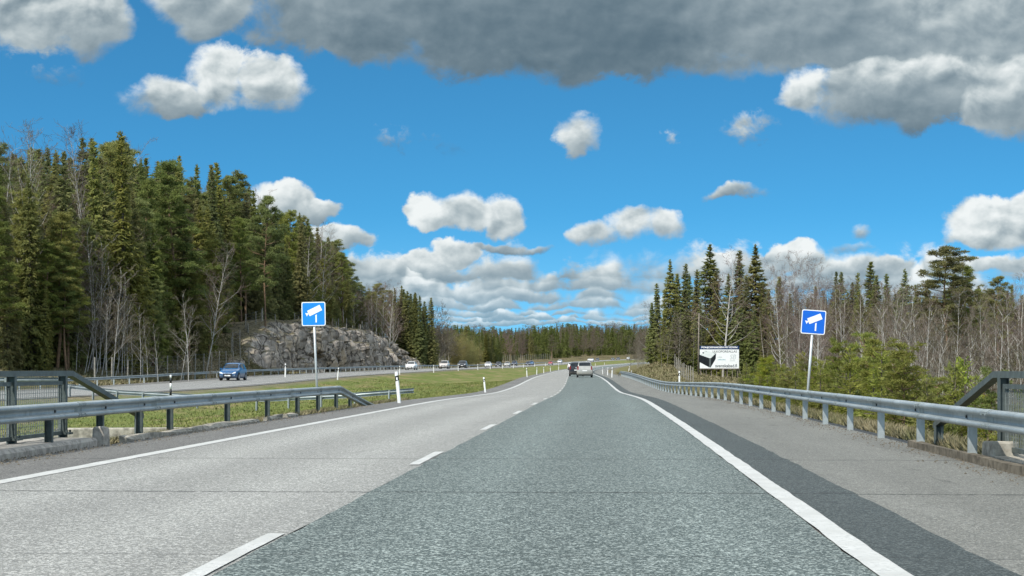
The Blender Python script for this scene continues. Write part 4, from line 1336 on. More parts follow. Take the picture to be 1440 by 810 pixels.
# ------------------------------------------------------------------ rock cutting
def rock_mat():
    m, t, b = mat('granite_rock', 0.9, 0.2)
    geo = t.node('ShaderNodeNewGeometry'); pos = geo.outputs['Position']
    mpv = t.node('ShaderNodeMapping'); mpv.inputs['Scale'].default_value = (1.0, 1.0, 0.28); t.l.new(pos, mpv.inputs[0])
    n1 = t.noise(mpv.outputs[0], 0.4, 5, 0.6); n2 = t.noise(mpv.outputs[0], 1.5, 6, 0.68); n3 = t.noise(pos, 6.0, 4, 0.6)
    c = t.mix(t.step(n2, 0.32, 0.68), (0.19, 0.168, 0.145), (0.43, 0.385, 0.33))
    c = t.mix(t.m('MULTIPLY', t.step(n1, 0.54, 0.66), 0.7), c, (0.46, 0.37, 0.26))
    c = t.mix(t.m('MULTIPLY', t.step(n3, 0.60, 0.72), 0.6), c, (0.62, 0.61, 0.58))
    # moss and dry grass where the face is flat
    sx = t.node('ShaderNodeSeparateXYZ'); t.l.new(geo.outputs['Normal'], sx.inputs[0])
    up = t.step(t.m('MULTIPLY_ADD', n2, 0.5, sx.outputs[2]), 0.92, 1.12)
    moss = t.mix(t.step(n3, 0.4, 0.6), (0.065, 0.060, 0.025), (0.17, 0.145, 0.075))
    c = t.mix(t.m('MULTIPLY', up, 0.85), c, moss)
    vo = t.node('ShaderNodeTexVoronoi', feature='DISTANCE_TO_EDGE'); vo.inputs['Scale'].default_value = 0.55
    mp = t.node('ShaderNodeMapping'); mp.inputs['Scale'].default_value = (1.0, 1.1, 0.45); mp.inputs['Rotation'].default_value = (0.25, 0.1, 0)
    t.l.new(pos, mp.inputs[0])
    ad = t.node('ShaderNodeVectorMath', operation='ADD'); t.l.new(mp.outputs[0], ad.inputs[0])
    nn = t.node('ShaderNodeTexNoise'); nn.inputs['Scale'].default_value = 0.9; nn.inputs['Detail'].default_value = 4; t.l.new(pos, nn.inputs['Vector'])
    t.l.new(nn.outputs['Color'], ad.inputs[1]); t.l.new(ad.outputs[0], vo.inputs['Vector'])
    crack = t.m('SUBTRACT', 1.0, t.step(vo.outputs[0], 0.0, 0.05))
    c = t.mix(t.m('MULTIPLY', crack, 0.75), c, (0.025, 0.023, 0.02))
    t.l.new(c, b.inputs['Base Color'])
    bp = t.node('ShaderNodeBump'); bp.inputs['Strength'].default_value = 0.9; bp.inputs['Distance'].default_value = 0.25
    t.l.new(t.m('SUBTRACT', n2, t.m('MULTIPLY', crack, 0.4)), bp.inputs['Height']); t.l.new(bp.outputs[0], b.inputs['Normal'])
    return m


M['rock'] = rock_mat()


def build_rock():
    Ys = np.arange(196, 362, 0.32)
    T = np.concatenate([np.linspace(-0.06, 1, 46), np.linspace(1.06, 2.0, 14)])
    Yg, Tg = np.meshgrid(Ys, T, indexing='ij')
    top = PLATEAU(Yg) + 0.15 + (fbm(Yg * 0.16, Tg * 0, 3, 31) - 0.5) * 1.4
    base = DZ(Yg) - 0.4
    Hh = np.maximum((top - base) * smooth((Yg - 195) / 15), 0.05)
    face = np.clip(Tg, -0.1, 1)
    z = base + Hh * face
    # blocky relief: tilted slabs, cracks, ledges
    u = Yg * 0.23 + z * 0.10; v = z * 0.30 - Yg * 0.03
    c1, e1 = cells(u + fbm(Yg * .2, z * .3, 2, 2) * 0.5, v, 3, 1.2)
    c2, e2 = cells(Yg * 0.70 + z * 0.18, z * 0.26, 11, 1.2)
    c3, e3 = cells(Yg * 1.5 + z * 0.3, z * 0.55, 17, 1.0)
    out = (c1 - 0.5) * 2.6 + (c2 - 0.5) * 1.25 + (c3 - 0.5) * 0.55 + (fbm(Yg * .5, z * .5, 4, 6) - .5) * 0.5
    out -= np.clip(0.14 - e1, 0, .14) * 7.0 + np.clip(0.12 - e2, 0, .12) * 3.5
    env = smooth((Hh - 0.3) / 2.0) * smooth((Yg - 194) / 26)
    roll = np.clip((Tg - 0.72) / 0.28, 0, 1)
    off = -12.2 - 1.1 * face - 1.2 * roll ** 2 + out * env * (1 - 0.35 * roll)
    capt = np.clip(Tg - 1, 0, 1)
    off = off - capt * 6.5
    z = z + np.where(Tg > 1, (fbm(Yg * .4, Tg * 3.0, 3, 12) - 0.5) * 0.9 * env - capt * 0.3, 0)
    z = z + (c2 - .5) * 0.35 * env * np.clip(face * 3, 0, 1)
    X = DX(Yg) + off
    V = np.stack([X, Yg, z], -1).reshape(-1, 3)
    n = len(T)
    i = np.arange(len(Ys) - 1)[:, None] * n + np.arange(n - 1)[None]
    F = np.stack([i, i + n, i + n + 1, i + 1], -1).reshape(-1, 4)
    o = link('rock_face', np_mesh('rock_face', V, F, [M['rock']]))
    tag(o, kind='structure')


build_rock()
rnd = random.Random(77)


def boulder(x, yy, s, label, seed):
    import bmesh
    bm = bmesh.new()
    bmesh.ops.create_icosphere(bm, subdivisions=3, radius=1.0)
    for vv in bm.verts:
        c = vv.co
        k = 1 + 0.5 * (float(fbm(np.array(c.x * 1.3 + seed), np.array(c.y * 1.3 + c.z * 1.7), 3, seed)) - .5)
        vv.co = (c.x * k * s[0], c.y * k * s[1], max(c.z, -.5) * k * s[2])
    me = bpy.data.meshes.new('boulder'); bm.to_mesh(me); bm.free(); me.materials.append(M['rock'])
    o = link('boulder', me, None, (x, yy, ground_z(x, yy) + s[2] * .25))
    tag(o, label, 'boulder')


boulder(dx_(190) - 12.4, 190, (1.1, 1.6, 0.8), 'dark boulder lying on the grass bank at the left end of the rock', 3)
boulder(dx_(198) - 9.6, 197, (0.9, 1.4, 0.55), 'grey boulder at the foot of the left end of the rock', 8)


# ------------------------------------------------------------------ game fences
def game_fence(pts, label, hgt=2.1, name='game_fence', gap=0):
    x0, y0 = pts[0]; z0 = ground_z(x0, y0)
    root = empty(name, (x0, y0, z0), 0, label, 'fence')
    tops = []
    rr = random.Random(int(y0))
    for x, yy in pts:
        g = ground_z(x, yy) - z0
        lx, ly = rr.uniform(-.06, .06), rr.uniform(-.06, .06)
        h = hgt * rr.uniform(.92, 1.06)
        mb = MB(); mb.tube([(x - x0, yy - y0, g - .6), (x - x0 + lx, yy - y0 + ly, g + h)], [0.075, 0.062], 7)
        mb.build('post', M['fence_post'], root)
        tops.append((x - x0, yy - y0, g, h, lx, ly))
    mb = MB()
    for a, b in zip(tops[:-1], tops[1:]):
        for f in (.08, .2, .32, .45, .6, .78, .95):
            mb.tube([(a[0] + a[4] * f, a[1] + a[5] * f, a[2] + a[3] * f), (b[0] + b[4] * f, b[1] + b[5] * f, b[2] + b[3] * f)], 0.006, 3, cap=False)
    mb.build('wire', M['wire'], root)
    return root


game_fence([(dx_(q) - 9.6 - 2.5 * min(max((q - 150) / 40, 0), 1), q) for q in np.arange(132, 196, 4.2)], 'wildlife fence of grey wooden posts climbing the bank at the left of the rock')
rk = []
for q in np.arange(197, 334, 3.1):
    rk.append((dx_(q) - 15.6 - 0.8 * math.sin(q * .21) - 0.6 * math.sin(q * .6), q))
game_fence(rk, 'wildlife fence of pale posts along the top of the rock', 2.2)
game_fence([(dx_(q) - 13.5, q) for q in np.arange(358, 420, 5.0)], 'wildlife fence of grey posts beyond the right end of the rock', 2.0)
game_fence([(20.3 + (q - 183) * .062, q) for q in np.arange(183, 246, 6.2)], 'grey wooden wildlife fence running up the mound left of the billboard', 1.9)
game_fence([(27.4 + (q - 262) * .085, q) for q in np.arange(262, 345, 5.5)], 'distant wooden wildlife fence behind the dry grass mound at the right', 2.0)
game_fence([(dx_(q) - 18, q) for q in np.arange(600, 790, 7.0)], 'faint grey fence on the dry bank in front of the far forest', 2.6)


# ------------------------------------------------------------------ trees
def foliage(name, c0, c1, c2, scale=0.9):
    m, t, b = mat(name, 0.75, 0.15)
    tc = t.node('ShaderNodeTexCoord'); oi = t.node('ShaderNodeObjectInfo')
    n = t.noise(tc.outputs['Object'], scale, 4, 0.65)
    n2 = t.noise(tc.outputs['Object'], 7.0, 2, 0.5)
    c = t.mix(t.step(n, 0.36, 0.64), c0, c1)
    c = t.mix(t.m('MULTIPLY', t.step(n2, 0.5, 0.7), 0.5), c, c2)
    hs = t.node('ShaderNodeHueSaturation')
    t.l.new(c, hs.inputs['Color'])
    t.l.new(t.m('MULTIPLY_ADD', oi.outputs['Random'], 0.050, 0.472), hs.inputs['Hue'])
    t.l.new(t.m('MULTIPLY_ADD', t.m('FRACT', t.m('MULTIPLY', oi.outputs['Random'], 17.3)), 0.62, 0.98), hs.inputs['Value'])
    t.l.new(t.m('MULTIPLY_ADD', t.m('FRACT', t.m('MULTIPLY', oi.outputs['Random'], 7.7)), 0.25, 0.88), hs.inputs['Saturation'])
    t.l.new(hs.outputs[0], b.inputs['Base Color'])
    tr = t.node('ShaderNodeBsdfTranslucent'); t.l.new(hs.outputs[0], tr.inputs[0])
    mx = t.node('ShaderNodeMixShader'); mx.inputs[0].default_value = 0.45
    out = t.n['Material Output']
    t.l.new(b.outputs[0], mx.inputs[1]); t.l.new(tr.outputs[0], mx.inputs[2]); t.l.new(mx.outputs[0], out.inputs[0])
    return m


M['spruce'] = foliage('spruce_needles', (0.115, 0.132, 0.046), (0.185, 0.195, 0.064), (0.27, 0.245, 0.09))
M['young'] = foliage('young_conifer_needles', (0.11, 0.135, 0.026), (0.21, 0.235, 0.055), (0.29, 0.275, 0.085))
M['pine'] = foliage('pine_needles', (0.125, 0.145, 0.050), (0.20, 0.215, 0.068), (0.28, 0.265, 0.10))
M['willow'] = foliage('willow_buds', (0.21, 0.20, 0.085), (0.30, 0.28, 0.12), (0.36, 0.32, 0.15))
M['twig'] = foliage('birch_twigs', (0.175, 0.135, 0.112), (0.26, 0.205, 0.17), (0.32, 0.265, 0.225))
M['brush'] = foliage('brush_twigs', (0.115, 0.098, 0.072), (0.21, 0.185, 0.14), (0.27, 0.24, 0.19))


def bark(name, a, b_, c_, sc=3.0):
    m, t, b = mat(name, 0.85, 0.2)
    tc = t.node('ShaderNodeTexCoord')
    mp = t.node('ShaderNodeMapping'); mp.inputs['Scale'].default_value = (1, 1, 0.35); t.l.new(tc.outputs['Object'], mp.inputs[0])
    n = t.noise(tc.outputs['Object'], sc, 4, 0.65); n2 = t.noise(tc.outputs['Object'], sc * 2.7, 3, 0.6)
    c = t.mix(t.step(n, 0.35, 0.65), a, b_)
    c = t.mix(t.step(n2, 0.60, 0.68), c, c_)
    t.l.new(c, b.inputs['Base Color'])
    return m


M['bark_spruce'] = bark('spruce_bark', (0.075, 0.062, 0.05), (0.15, 0.125, 0.10), (0.22, 0.20, 0.17))
M['bark_pine'] = bark('pine_bark', (0.15, 0.10, 0.066), (0.25, 0.165, 0.10), (0.10, 0.08, 0.065))
M['bark_birch'] = bark('birch_bark', (0.36, 0.345, 0.31), (0.52, 0.50, 0.455), (0.06, 0.055, 0.05), 1.6)
M['bark_aspen'] = bark('sapling_bark', (0.20, 0.185, 0.15), (0.34, 0.315, 0.26), (0.09, 0.08, 0.065), 2.0)


def tris(P, A, Bv, l, w):
    """needle sprays: triangle with base at P - A*l/2 +- B*w/2 and tip P + A*l/2"""
    l = l[:, None]; w = w[:, None]
    a = P - A * l * .5 + Bv * w * .5
    b = P - A * l * .5 - Bv * w * .5
    c = P + A * l * .5
    V = np.stack([a, b, c], 1).reshape(-1, 3)
    return V, np.arange(len(V)).reshape(-1, 3)


def unit(v):
    return v / (np.linalg.norm(v, axis=-1, keepdims=True) + 1e-9)


def segs(P0, P1, R0, R1, k=3):
    """tubes for many segments"""
    d = unit(P1 - P0)
    ref = np.where(np.abs(d[:, 2:3]) < .9, np.array([[0, 0, 1.0]]), np.array([[1.0, 0, 0]]))
    u = unit(np.cross(d, ref)); w = np.cross(d, u)
    ang = 2 * np.pi * np.arange(k) / k
    ring = np.cos(ang)[None, :, None] * u[:, None] + np.sin(ang)[None, :, None] * w[:, None]
    a = P0[:, None] + ring * R0[:, None, None]; b = P1[:, None] + ring * R1[:, None, None]
    V = np.concatenate([a, b], 1).reshape(-1, 3)
    n = len(P0); base = np.arange(n)[:, None] * 2 * k
    i = np.arange(k)[None]; j = (np.arange(k) + 1) % k
    F = np.stack([base + i, base + j[None], base + k + j[None], base + k + i], -1).reshape(-1, 4)
    return V, F


def trunk_mesh(name, pts, rad, mt, k=8, extra=None):
    P = np.array(pts, float); r_ = np.array(rad, float)
    V, F = segs(P[:-1], P[1:], r_[:-1], r_[1:], k)
    if extra is not None:
        V2, F2 = segs(*extra, 4)
        F = np.concatenate([F, F2 + len(V)]); V = np.concatenate([V, V2])
    return np_mesh(name, V, F, [mt], None, True)


def spruce_meshes(seed, H=20.0, rad=2.6, f0=0.10, dens=1.0, needle='spruce', spray=1.0, ragged=0.25, lift=0.0):
    g = np.random.default_rng(seed)
    Ps = []; As = []; Bs = []; Ls = []; Ws = []; B0 = []; B1 = []; R0 = []
    nwh = int(H * 3.4)
    lean = g.normal(0, .012, 2)
    side = g.uniform(0, 6.28)
    lumps = g.uniform(.72, 1.15, 24)
    for i in range(nwh):
        f = f0 + (1 - f0) * (i + g.uniform(0, .8)) / nwh
        if f > 0.995: continue
        zc0 = f * H
        shape = (1 - f) ** 0.85 * (0.9 + .35 * math.sin(f * 9 + seed)) if f > .25 else (1 - f) ** .85 * (0.6 + 1.6 * f)
        nb = max(3, int(round((5 + 3 * (1 - f)) * (0.8 if f < .2 else 1))))
        for k in range(nb):
            zc = min(zc0 + g.uniform(-.3, .3), H - .1)
            az = 2 * math.pi * (k + g.uniform(-.35, .35)) / nb + i * 2.4
            lob = 0.82 + 0.18 * math.sin(2 * az + side) + (lumps[int((az % 6.283) / 6.283 * 8) + 8 * min(2, int(f * 3))] - .95) * .5
            Lb = rad * shape * lob * g.uniform(1 - ragged, 1.1) + 0.12
            n = max(3, int(Lb * 15 * dens))
            r = np.sqrt(g.uniform(.03, 1, n)) * Lb
            e = (r / max(Lb, .01))
            up0 = 0.50 * (f - .55) + .06 + lift
            droop = -0.34 * (1 - f) - .04
            zz = zc + r * up0 + Lb * (droop * e ** 1.3 + 0.16 * (1 - f) * e ** 3)
            lat = g.normal(0, 1, n) * (.07 + .22 * Lb / 2.6 * (1 - e * .65))
            hang = np.abs(g.normal(0, 1, n)) * .20 * (1.3 - f)
            d = np.array([math.cos(az), math.sin(az)])
            p = np.stack([d[0] * r - d[1] * lat, d[1] * r + d[0] * lat, zz - hang], 1)
            a = np.stack([d[0] * .55 - d[1] * lat * 1.2 + g.normal(0, .35, n), d[1] * .55 + d[0] * lat * 1.2 + g.normal(0, .35, n), -.45 * (1.15 - f) + .35 * (f > .8) + lift * 1.2 + g.normal(0, .30, n)], 1)
            a = unit(a)
            b = unit(np.cross(a, g.normal(0, .55, (n, 3)) + np.array([d[0] * 1.0, d[1] * 1.0, .75])))
            Ps.append(p); As.append(a); Bs.append(b)
            Ls.append(g.uniform(.30, .62, n) * spray); Ws.append(g.uniform(.11, .24, n) * spray)
            B0.append((0, 0, zc)); B1.append((d[0] * Lb * .8, d[1] * Lb * .8, zc + Lb * (.8 * up0 + droop * .75))); R0.append(.012 + .012 * Lb)
    # leader
    n = 40
    zt = H - np.abs(g.normal(0, 1, n)) * .5
    p = np.stack([g.normal(0, .05, n), g.normal(0, .05, n), zt], 1)
    a = unit(np.stack([g.normal(0, .5, n), g.normal(0, .5, n), np.full(n, .8)], 1)); b = unit(np.cross(a, g.normal(0, 1, (n, 3))))
    Ps.append(p); As.append(a); Bs.append(b); Ls.append(np.full(n, .3) * spray); Ws.append(np.full(n, .08) * spray)
    P = np.concatenate(Ps)
    P[:, 0] += lean[0] * P[:, 2]; P[:, 1] += lean[1] * P[:, 2]
    V, F = tris(P, np.concatenate(As), np.concatenate(Bs), np.concatenate(Ls), np.concatenate(Ws))
    crown = np_mesh('crown', V, F, [M[needle]])
    zs = np.linspace(-.6, H, 9)
    pts = [(lean[0] * z, lean[1] * z, z) for z in zs]
    rb = H * .0085
    rad_ = [rb * (1 - (max(z, 0) / H) ** 1.1) + .012 for z in zs]
    B0 = np.array(B0); B1 = np.array(B1); R0 = np.array(R0)
    tr = trunk_mesh('trunk', pts, rad_, M['bark_spruce'], 8, (B0, B1, R0, R0 * .3))
    return tr, crown


def pine_meshes(seed, H=18.0, f0=.5, rad=2.6, nb=34, needle='pine', tuft=1.0, dens=1.0, rounded=True):
    g = np.random.default_rng(seed)
    Ps = []; As = []; Bs = []; Ls = []; Ws = []; S0 = []; S1 = []; SR0 = []; SR1 = []
    bend = g.normal(0, .02, 2)

    def tx(z): return np.array([bend[0] * z + .15 * math.sin(z * .4 + seed), bend[1] * z, z])
    for i in range(nb):
        f = f0 + (1 - f0) * (i + g.uniform(0, .9)) / nb
        f = min(f, .985)
        z0 = f * H
        q = (f - f0) / (1 - f0)
        shp = (math.sin(math.pi * min(1, q * .82 + .2)) ** .7 if rounded else (1 - q) ** .8 + .08)
        Lb = rad * shp * g.uniform(.55, 1.12) + .25
        az = i * 2.4 + g.uniform(-.5, .5)
        d = np.array([math.cos(az), math.sin(az), 0])
        rise = .15 + .6 * q + g.uniform(-.12, .18)
        p0 = tx(z0); p1 = p0 + d * Lb * .55 + np.array([0, 0, Lb * .55 * rise * .5]); p2 = p0 + d * Lb + np.array([0, 0, Lb * rise])
        S0 += [p0, p1]; S1 += [p1, p2]; SR0 += [.02 + .014 * Lb, .012 + .010 * Lb]; SR1 += [.012 + .010 * Lb, .01]
        m = int(3 + Lb * 2.4)
        for k in range(m):
            e = .42 + .58 * (k + g.uniform(0, 1)) / m
            c = p0 * (1 - e) + p2 * e + g.normal(0, .16 + .07 * Lb, 3) * np.array([1, 1, .55])
            S0.append(p1 if e > .6 else p0 + (p1 - p0) * .7); S1.append(c); SR0.append(.012); SR1.append(.006)
            n = int(95 * dens)
            dirs = unit(g.normal(0, 1, (n, 3)) + np.array([0, 0, .55]) + d * .35)
            rr = g.uniform(.08, 1, n) ** .6 * .52 * tuft
            P = c + dirs * rr[:, None] * np.array([1.15, 1.15, .62])
            a = unit(dirs + g.normal(0, .35, (n, 3)))
            b = unit(np.cross(a, g.normal(0, .5, (n, 3)) + dirs * .6 + d * .5 + np.array([0, 0, .5])))
            Ps.append(P); As.append(a); Bs.append(b); Ls.append(g.uniform(.18, .34, n) * tuft); Ws.append(g.uniform(.05, .10, n) * tuft)
    V, F = tris(np.concatenate(Ps), np.concatenate(As), np.concatenate(Bs), np.concatenate(Ls), np.concatenate(Ws))
    crown = np_mesh('crown', V, F, [M[needle]])
    zs = np.linspace(-.6, H * .97, 10)
    pts = [tuple(tx(z)) for z in zs]
    rb = H * .0088
    rad_ = [rb * (1 - .85 * max(z, 0) / H) for z in zs]
    tr = trunk_mesh('trunk', pts, rad_, M['bark_pine'], 8, (np.array(S0), np.array(S1), np.array(SR0), np.array(SR1)))
    return tr, crown


def birch_meshes(seed, H=16.0, f0=.28, spread=.55, nb=34, bark_='bark_birch', twig='twig', thin=1.0, fine=1.0, stems=1, wild=.10, tw=1.0):
    g = np.random.default_rng(seed)
    T0 = []; T1 = []; A0 = []; A1 = []      # trunk and limb segments
    C0 = []; C1 = []; D0 = []; D1 = []      # twig segments

    def limb(p, d, L, r, level, up):
        n = 5 if level == 0 else 4
        pts = [p]
        for k in range(n):
            d = unit(d + g.normal(0, wild * (1 + level * .6), 3) + np.array([0, 0, up]))
            p = p + d * L / n
            pts.append(p)
        for k in range(n):
            ra = r * (1 - k / n * .8); rb = r * (1 - (k + 1) / n * .8)
            if level <= 1: T0.append(pts[k]); T1.append(pts[k + 1]); A0.append(ra); A1.append(rb)
            else: C0.append(pts[k]); C1.append(pts[k + 1]); D0.append(max(ra, .008 * tw)); D1.append(max(rb, .006 * tw))
        if level >= 3: return
        m = int((5, 7, 5)[level] * fine) if level else 0
        for _ in range(m):
            e = g.uniform(.25, 1.0) * n
            k = min(int(e), n - 1)
            q = pts[k] + (pts[k + 1] - pts[k]) * (e - k)
            dd = unit(unit(pts[k + 1] - pts[k]) + g.normal(0, .55, 3))
            limb(q, dd, L * g.uniform(.28, .55), r * .42, level + 1, up * .6)
    for s_ in range(stems):
        b = np.array([g.normal(0, .35), g.normal(0, .35), -.4]) if stems > 1 else np.array([0, 0, -.5])
        Hs = H * (1 if s_ == 0 else g.uniform(.6, .95))
        d = unit(np.array([g.normal(0, .05 if stems == 1 else .16), g.normal(0, .05 if stems == 1 else .16), 1.0]))
        pts = [b]
        for k in range(10):
            d = unit(d + g.normal(0, .028, 3) * np.array([1, 1, 0]) + np.array([0, 0, .05]))
            pts.append(pts[-1] + d * (Hs + .5) / 10)
        rb = H * .0075 * thin
        for k in range(10):
            T0.append(pts[k]); T1.append(pts[k + 1]); A0.append(rb * (1 - k / 10.6)); A1.append(rb * (1 - (k + 1) / 10.6))
        for i in range(nb):
            f = f0 + (.99 - f0) * (i + g.uniform(0, 1)) / nb
            k = min(int(f * 10), 9); q = pts[k] + (pts[k + 1] - pts[k]) * (f * 10 - k)
            az = i * 2.4 + g.uniform(-.5, .5)
            el = .55 + .5 * f
            dd = unit(np.array([math.cos(az) * spread * 1.6, math.sin(az) * spread * 1.6, el]))
            Lb = Hs * (.10 + .30 * (1 - f) ** .8) * g.uniform(.6, 1.1)
            limb(q, dd, Lb, max(rb * (1 - f) * .45, .012), 1, .05)
    V, F = segs(np.array(T0), np.array(T1), np.array(A0), np.array(A1), 5)
    tr = np_mesh('trunk', V, F, [M[bark_]], None, True)
    V, F = segs(np.array(C0), np.array(C1), np.array(D0), np.array(D1), 3)
    cr = np_mesh('crown', V, F, [M[twig]])
    return tr, cr


KINDS = {}


def kind(name, builder, Hs, *args, **kw):
    KINDS[name] = []
    for sd, H in Hs:
        tr, cr = builder(sd, H, *args, **kw)
        KINDS[name].append((H, tr, cr))


kind('spruce', spruce_meshes, [(1, 21), (2, 20), (3, 22), (4, 19), (5, 20)], 3.3, .03)
kind('slim_spruce', spruce_meshes, [(11, 20), (12, 19), (13, 20)], 2.35, .05)
kind('young_spruce', spruce_meshes, [(21, 3.4), (22, 3.0), (23, 3.8), (24, 3.2)], 1.0, .02, 4.2, 'young', .31, .3, .38)
kind('pine', pine_meshes, [(31, 20), (32, 19), (33, 21), (34, 20)], .42, 2.7, 36)
kind('forest_pine', pine_meshes, [(35, 20), (36, 19), (37, 21)], .30, 2.5, 46, 'pine', 1.0, .85, False)
kind('young_pine', pine_meshes, [(41, 4.6), (42, 4.2), (43, 5.2)], .08, 1.0, 26, 'young', .50, .85, False)
kind('birch', birch_meshes, [(51, 18), (52, 17), (53, 18), (54, 16)], .25, .5, 30)
kind('tall_birch', birch_meshes, [(55, 20), (56, 19)], .22, .26, 44, 'bark_birch', 'brush', .8, 1.0, 1, .07, 1.0)
kind('far_birch', birch_meshes, [(57, 18), (58, 17)], .12, .40, 36, 'bark_spruce', 'twig', .7, .9, 1, .10, 3.2)
kind('bare_sapling', birch_meshes, [(61, 9), (62, 8.5), (63, 10), (64, 9), (65, 8)], .18, .42, 20, 'bark_aspen', 'brush', .62, .95, 1, .10, 1.5)
kind('bare_bush', birch_meshes, [(71, 3.2), (72, 2.6), (73, 3.6)], .15, .6, 9, 'bark_aspen', 'brush', .55, .8, 4, .16)
kind('willow_bush', birch_meshes, [(81, 7.0), (82, 6.0), (83, 7.5)], .10, .5, 16, 'willow', 'willow', .55, 1.0, 5, .13)

kind('pale_sapling', birch_meshes, [(66, 9), (67, 8.5), (68, 9.5), (69, 8)], .25, .40, 15, 'bark_birch', 'brush', .75, .8, 1, .09, 1.2)
USED = {}


def plant(kd, x, yy, H, label, group=None, name=None, parts=True, lean=(0, 0), var=None, wide=1.0, z=None, cat='tree'):
    rr = random.Random(int(x * 131 + yy * 17 + H * 7))
    vs = KINDS[kd]
    H0, tr, cr = vs[rr.randrange(len(vs)) if var is None else var]
    s = H / H0
    nm = name or {'spruce': 'spruce_tree', 'slim_spruce': 'spruce_tree', 'young_spruce': 'young_spruce', 'pine': 'pine_tree', 'forest_pine': 'pine_tree', 'young_pine': 'young_pine', 'birch': 'birch_tree', 'tall_birch': 'birch_tree', 'far_birch': 'birch_tree', 'bare_sapling': 'bare_sapling', 'pale_sapling': 'bare_sapling', 'bare_bush': 'bare_bush', 'willow_bush': 'willow_bush'}[kd]
    gz = (ground_z(x, yy) if z is None else z) - .05
    e = empty(nm, (x, yy, gz), 0, label, cat, group)
    e.rotation_euler = (lean[0], lean[1], rr.uniform(0, 6.28) if lean == (0, 0) else 0)
    e.scale = (s * wide, s * wide, s)
    for pn, me in (('trunk', tr), ('crown', cr)):
        link(pn, me, e)
    return e


def at(px, yy): return (px - 720) / FPX * yy
def htop(ytop, yy, zg): return 1.115 + (519 - ytop) / FPX * yy - zg


# --- left forest
SIL = ([-60, 0, 20, 45, 70, 100, 125, 150, 178, 200, 230, 262, 285, 310, 330, 350, 372, 400, 430, 455, 480, 497, 515, 540, 560, 585, 603, 614],
       [210, 200, 212, 205, 200, 212, 190, 215, 192, 222, 222, 214, 232, 228, 245, 262, 280, 300, 298, 318, 352, 392, 400, 402, 402, 412, 424, 440])
rnd = random.Random(5)
nL = 0
for row, (o0, o1, dy0, dy1) in enumerate(((19, 22, 30, 75), (23, 28, 10, 60), (29, 38, 0, 45), (40, 56, -5, 30))):
    q = 128.0
    while q < 388:
        q += rnd.uniform(2.3, 4.0) * (1.0 if row < 2 else 1.25)
        off = -rnd.uniform(o0, o1)
        if row == 0 and q < 186: off += 3.2
        x = dx_(q) + off
        px = 720 + x / q * FPX
        if px < -70 or px > 606: continue
        zg = ground_z(x, q)
        yt = np.interp(px, *SIL) + rnd.uniform(dy0 * .25, dy1) * (1.0 if px < 480 else .4)
        if rnd.random() < .12: yt = np.interp(px, *SIL) + rnd.uniform(-3, 4)
        H = min(max(htop(yt, q, zg), 6), 27)
        u = rnd.random()
        if px > 552: kd = 'slim_spruce'
        elif 500 < px < 552: kd = 'pine' if u < .45 else ('birch' if u < .75 else 'slim_spruce')
        elif row == 0: kd = 'spruce' if u < .62 else ('forest_pine' if u < .84 else ('slim_spruce' if u < .94 else 'birch'))
        else: kd = 'spruce' if u < .36 else ('slim_spruce' if u < .60 else ('forest_pine' if u < .88 else ('pine' if u < .94 else 'birch')))
        lab = {'spruce': ('broad dark green spruce in the dense forest left of the oncoming road', 'broad spruces of the left forest'),
               'slim_spruce': ('slim dark spruce in the dense forest left of the oncoming road', 'slim spruces of the left forest'),
               'pine': ('olive green pine in the dense forest left of the oncoming road', 'pines of the left forest'),
               'forest_pine': ('olive green pine in the dense forest left of the oncoming road', 'pines of the left forest'),
               'birch': ('bare grey birch in among the conifers of the left forest', 'bare birches of the left forest')}[kd]
        if px > 552: lab = ('dark slim spruce in the pointed row at the right end of the left forest', 'pointed spruces ending the left forest')
        plant(kd, x, q, H, *lab, wide=rnd.uniform(1.0, 1.3))
        nL += 1
for k in range(60):
    q = rnd.uniform(134, 205); x = dx_(q) - rnd.uniform(14, 18)
    px = 720 + x / q * FPX
    if not -40 < px < 300 or 125 < px < 200 and rnd.random() < .7: continue
    u = rnd.random()
    plant('spruce' if u < .6 else 'forest_pine', x, q, rnd.uniform(6, 14), 'lower bushy conifer along the front edge of the left forest', 'lower conifers edging the left forest', wide=rnd.uniform(1.1, 1.5))
for px in np.arange(552, 606, 3.6):
    q = rnd.uniform(352, 392); x = min(at(px, q), dx_(q) - 10.5); px2 = 720 + x / q * FPX
    plant('slim_spruce' if rnd.random() < .8 else 'spruce', x, q, max(htop(np.interp(px2, *SIL) + rnd.uniform(-3, 22), q, ground_z(x, q)), 8), 'dark slim spruce in the pointed row at the right end of the left forest', 'pointed spruces ending the left forest', wide=rnd.uniform(1.2, 1.5))
for k in range(70):
    q = rnd.uniform(136, 192); x = dx_(q) - rnd.uniform(15.5, 20)
    px = 720 + x / q * FPX
    if not -40 < px < 300: continue
    plant('young_spruce' if rnd.random() < .25 else 'spruce', x, q, rnd.uniform(3.5, 8.0), 'small bushy spruce filling the gaps low along the left forest edge', 'small spruces low along the left forest edge', wide=rnd.uniform(1.25, 1.7))
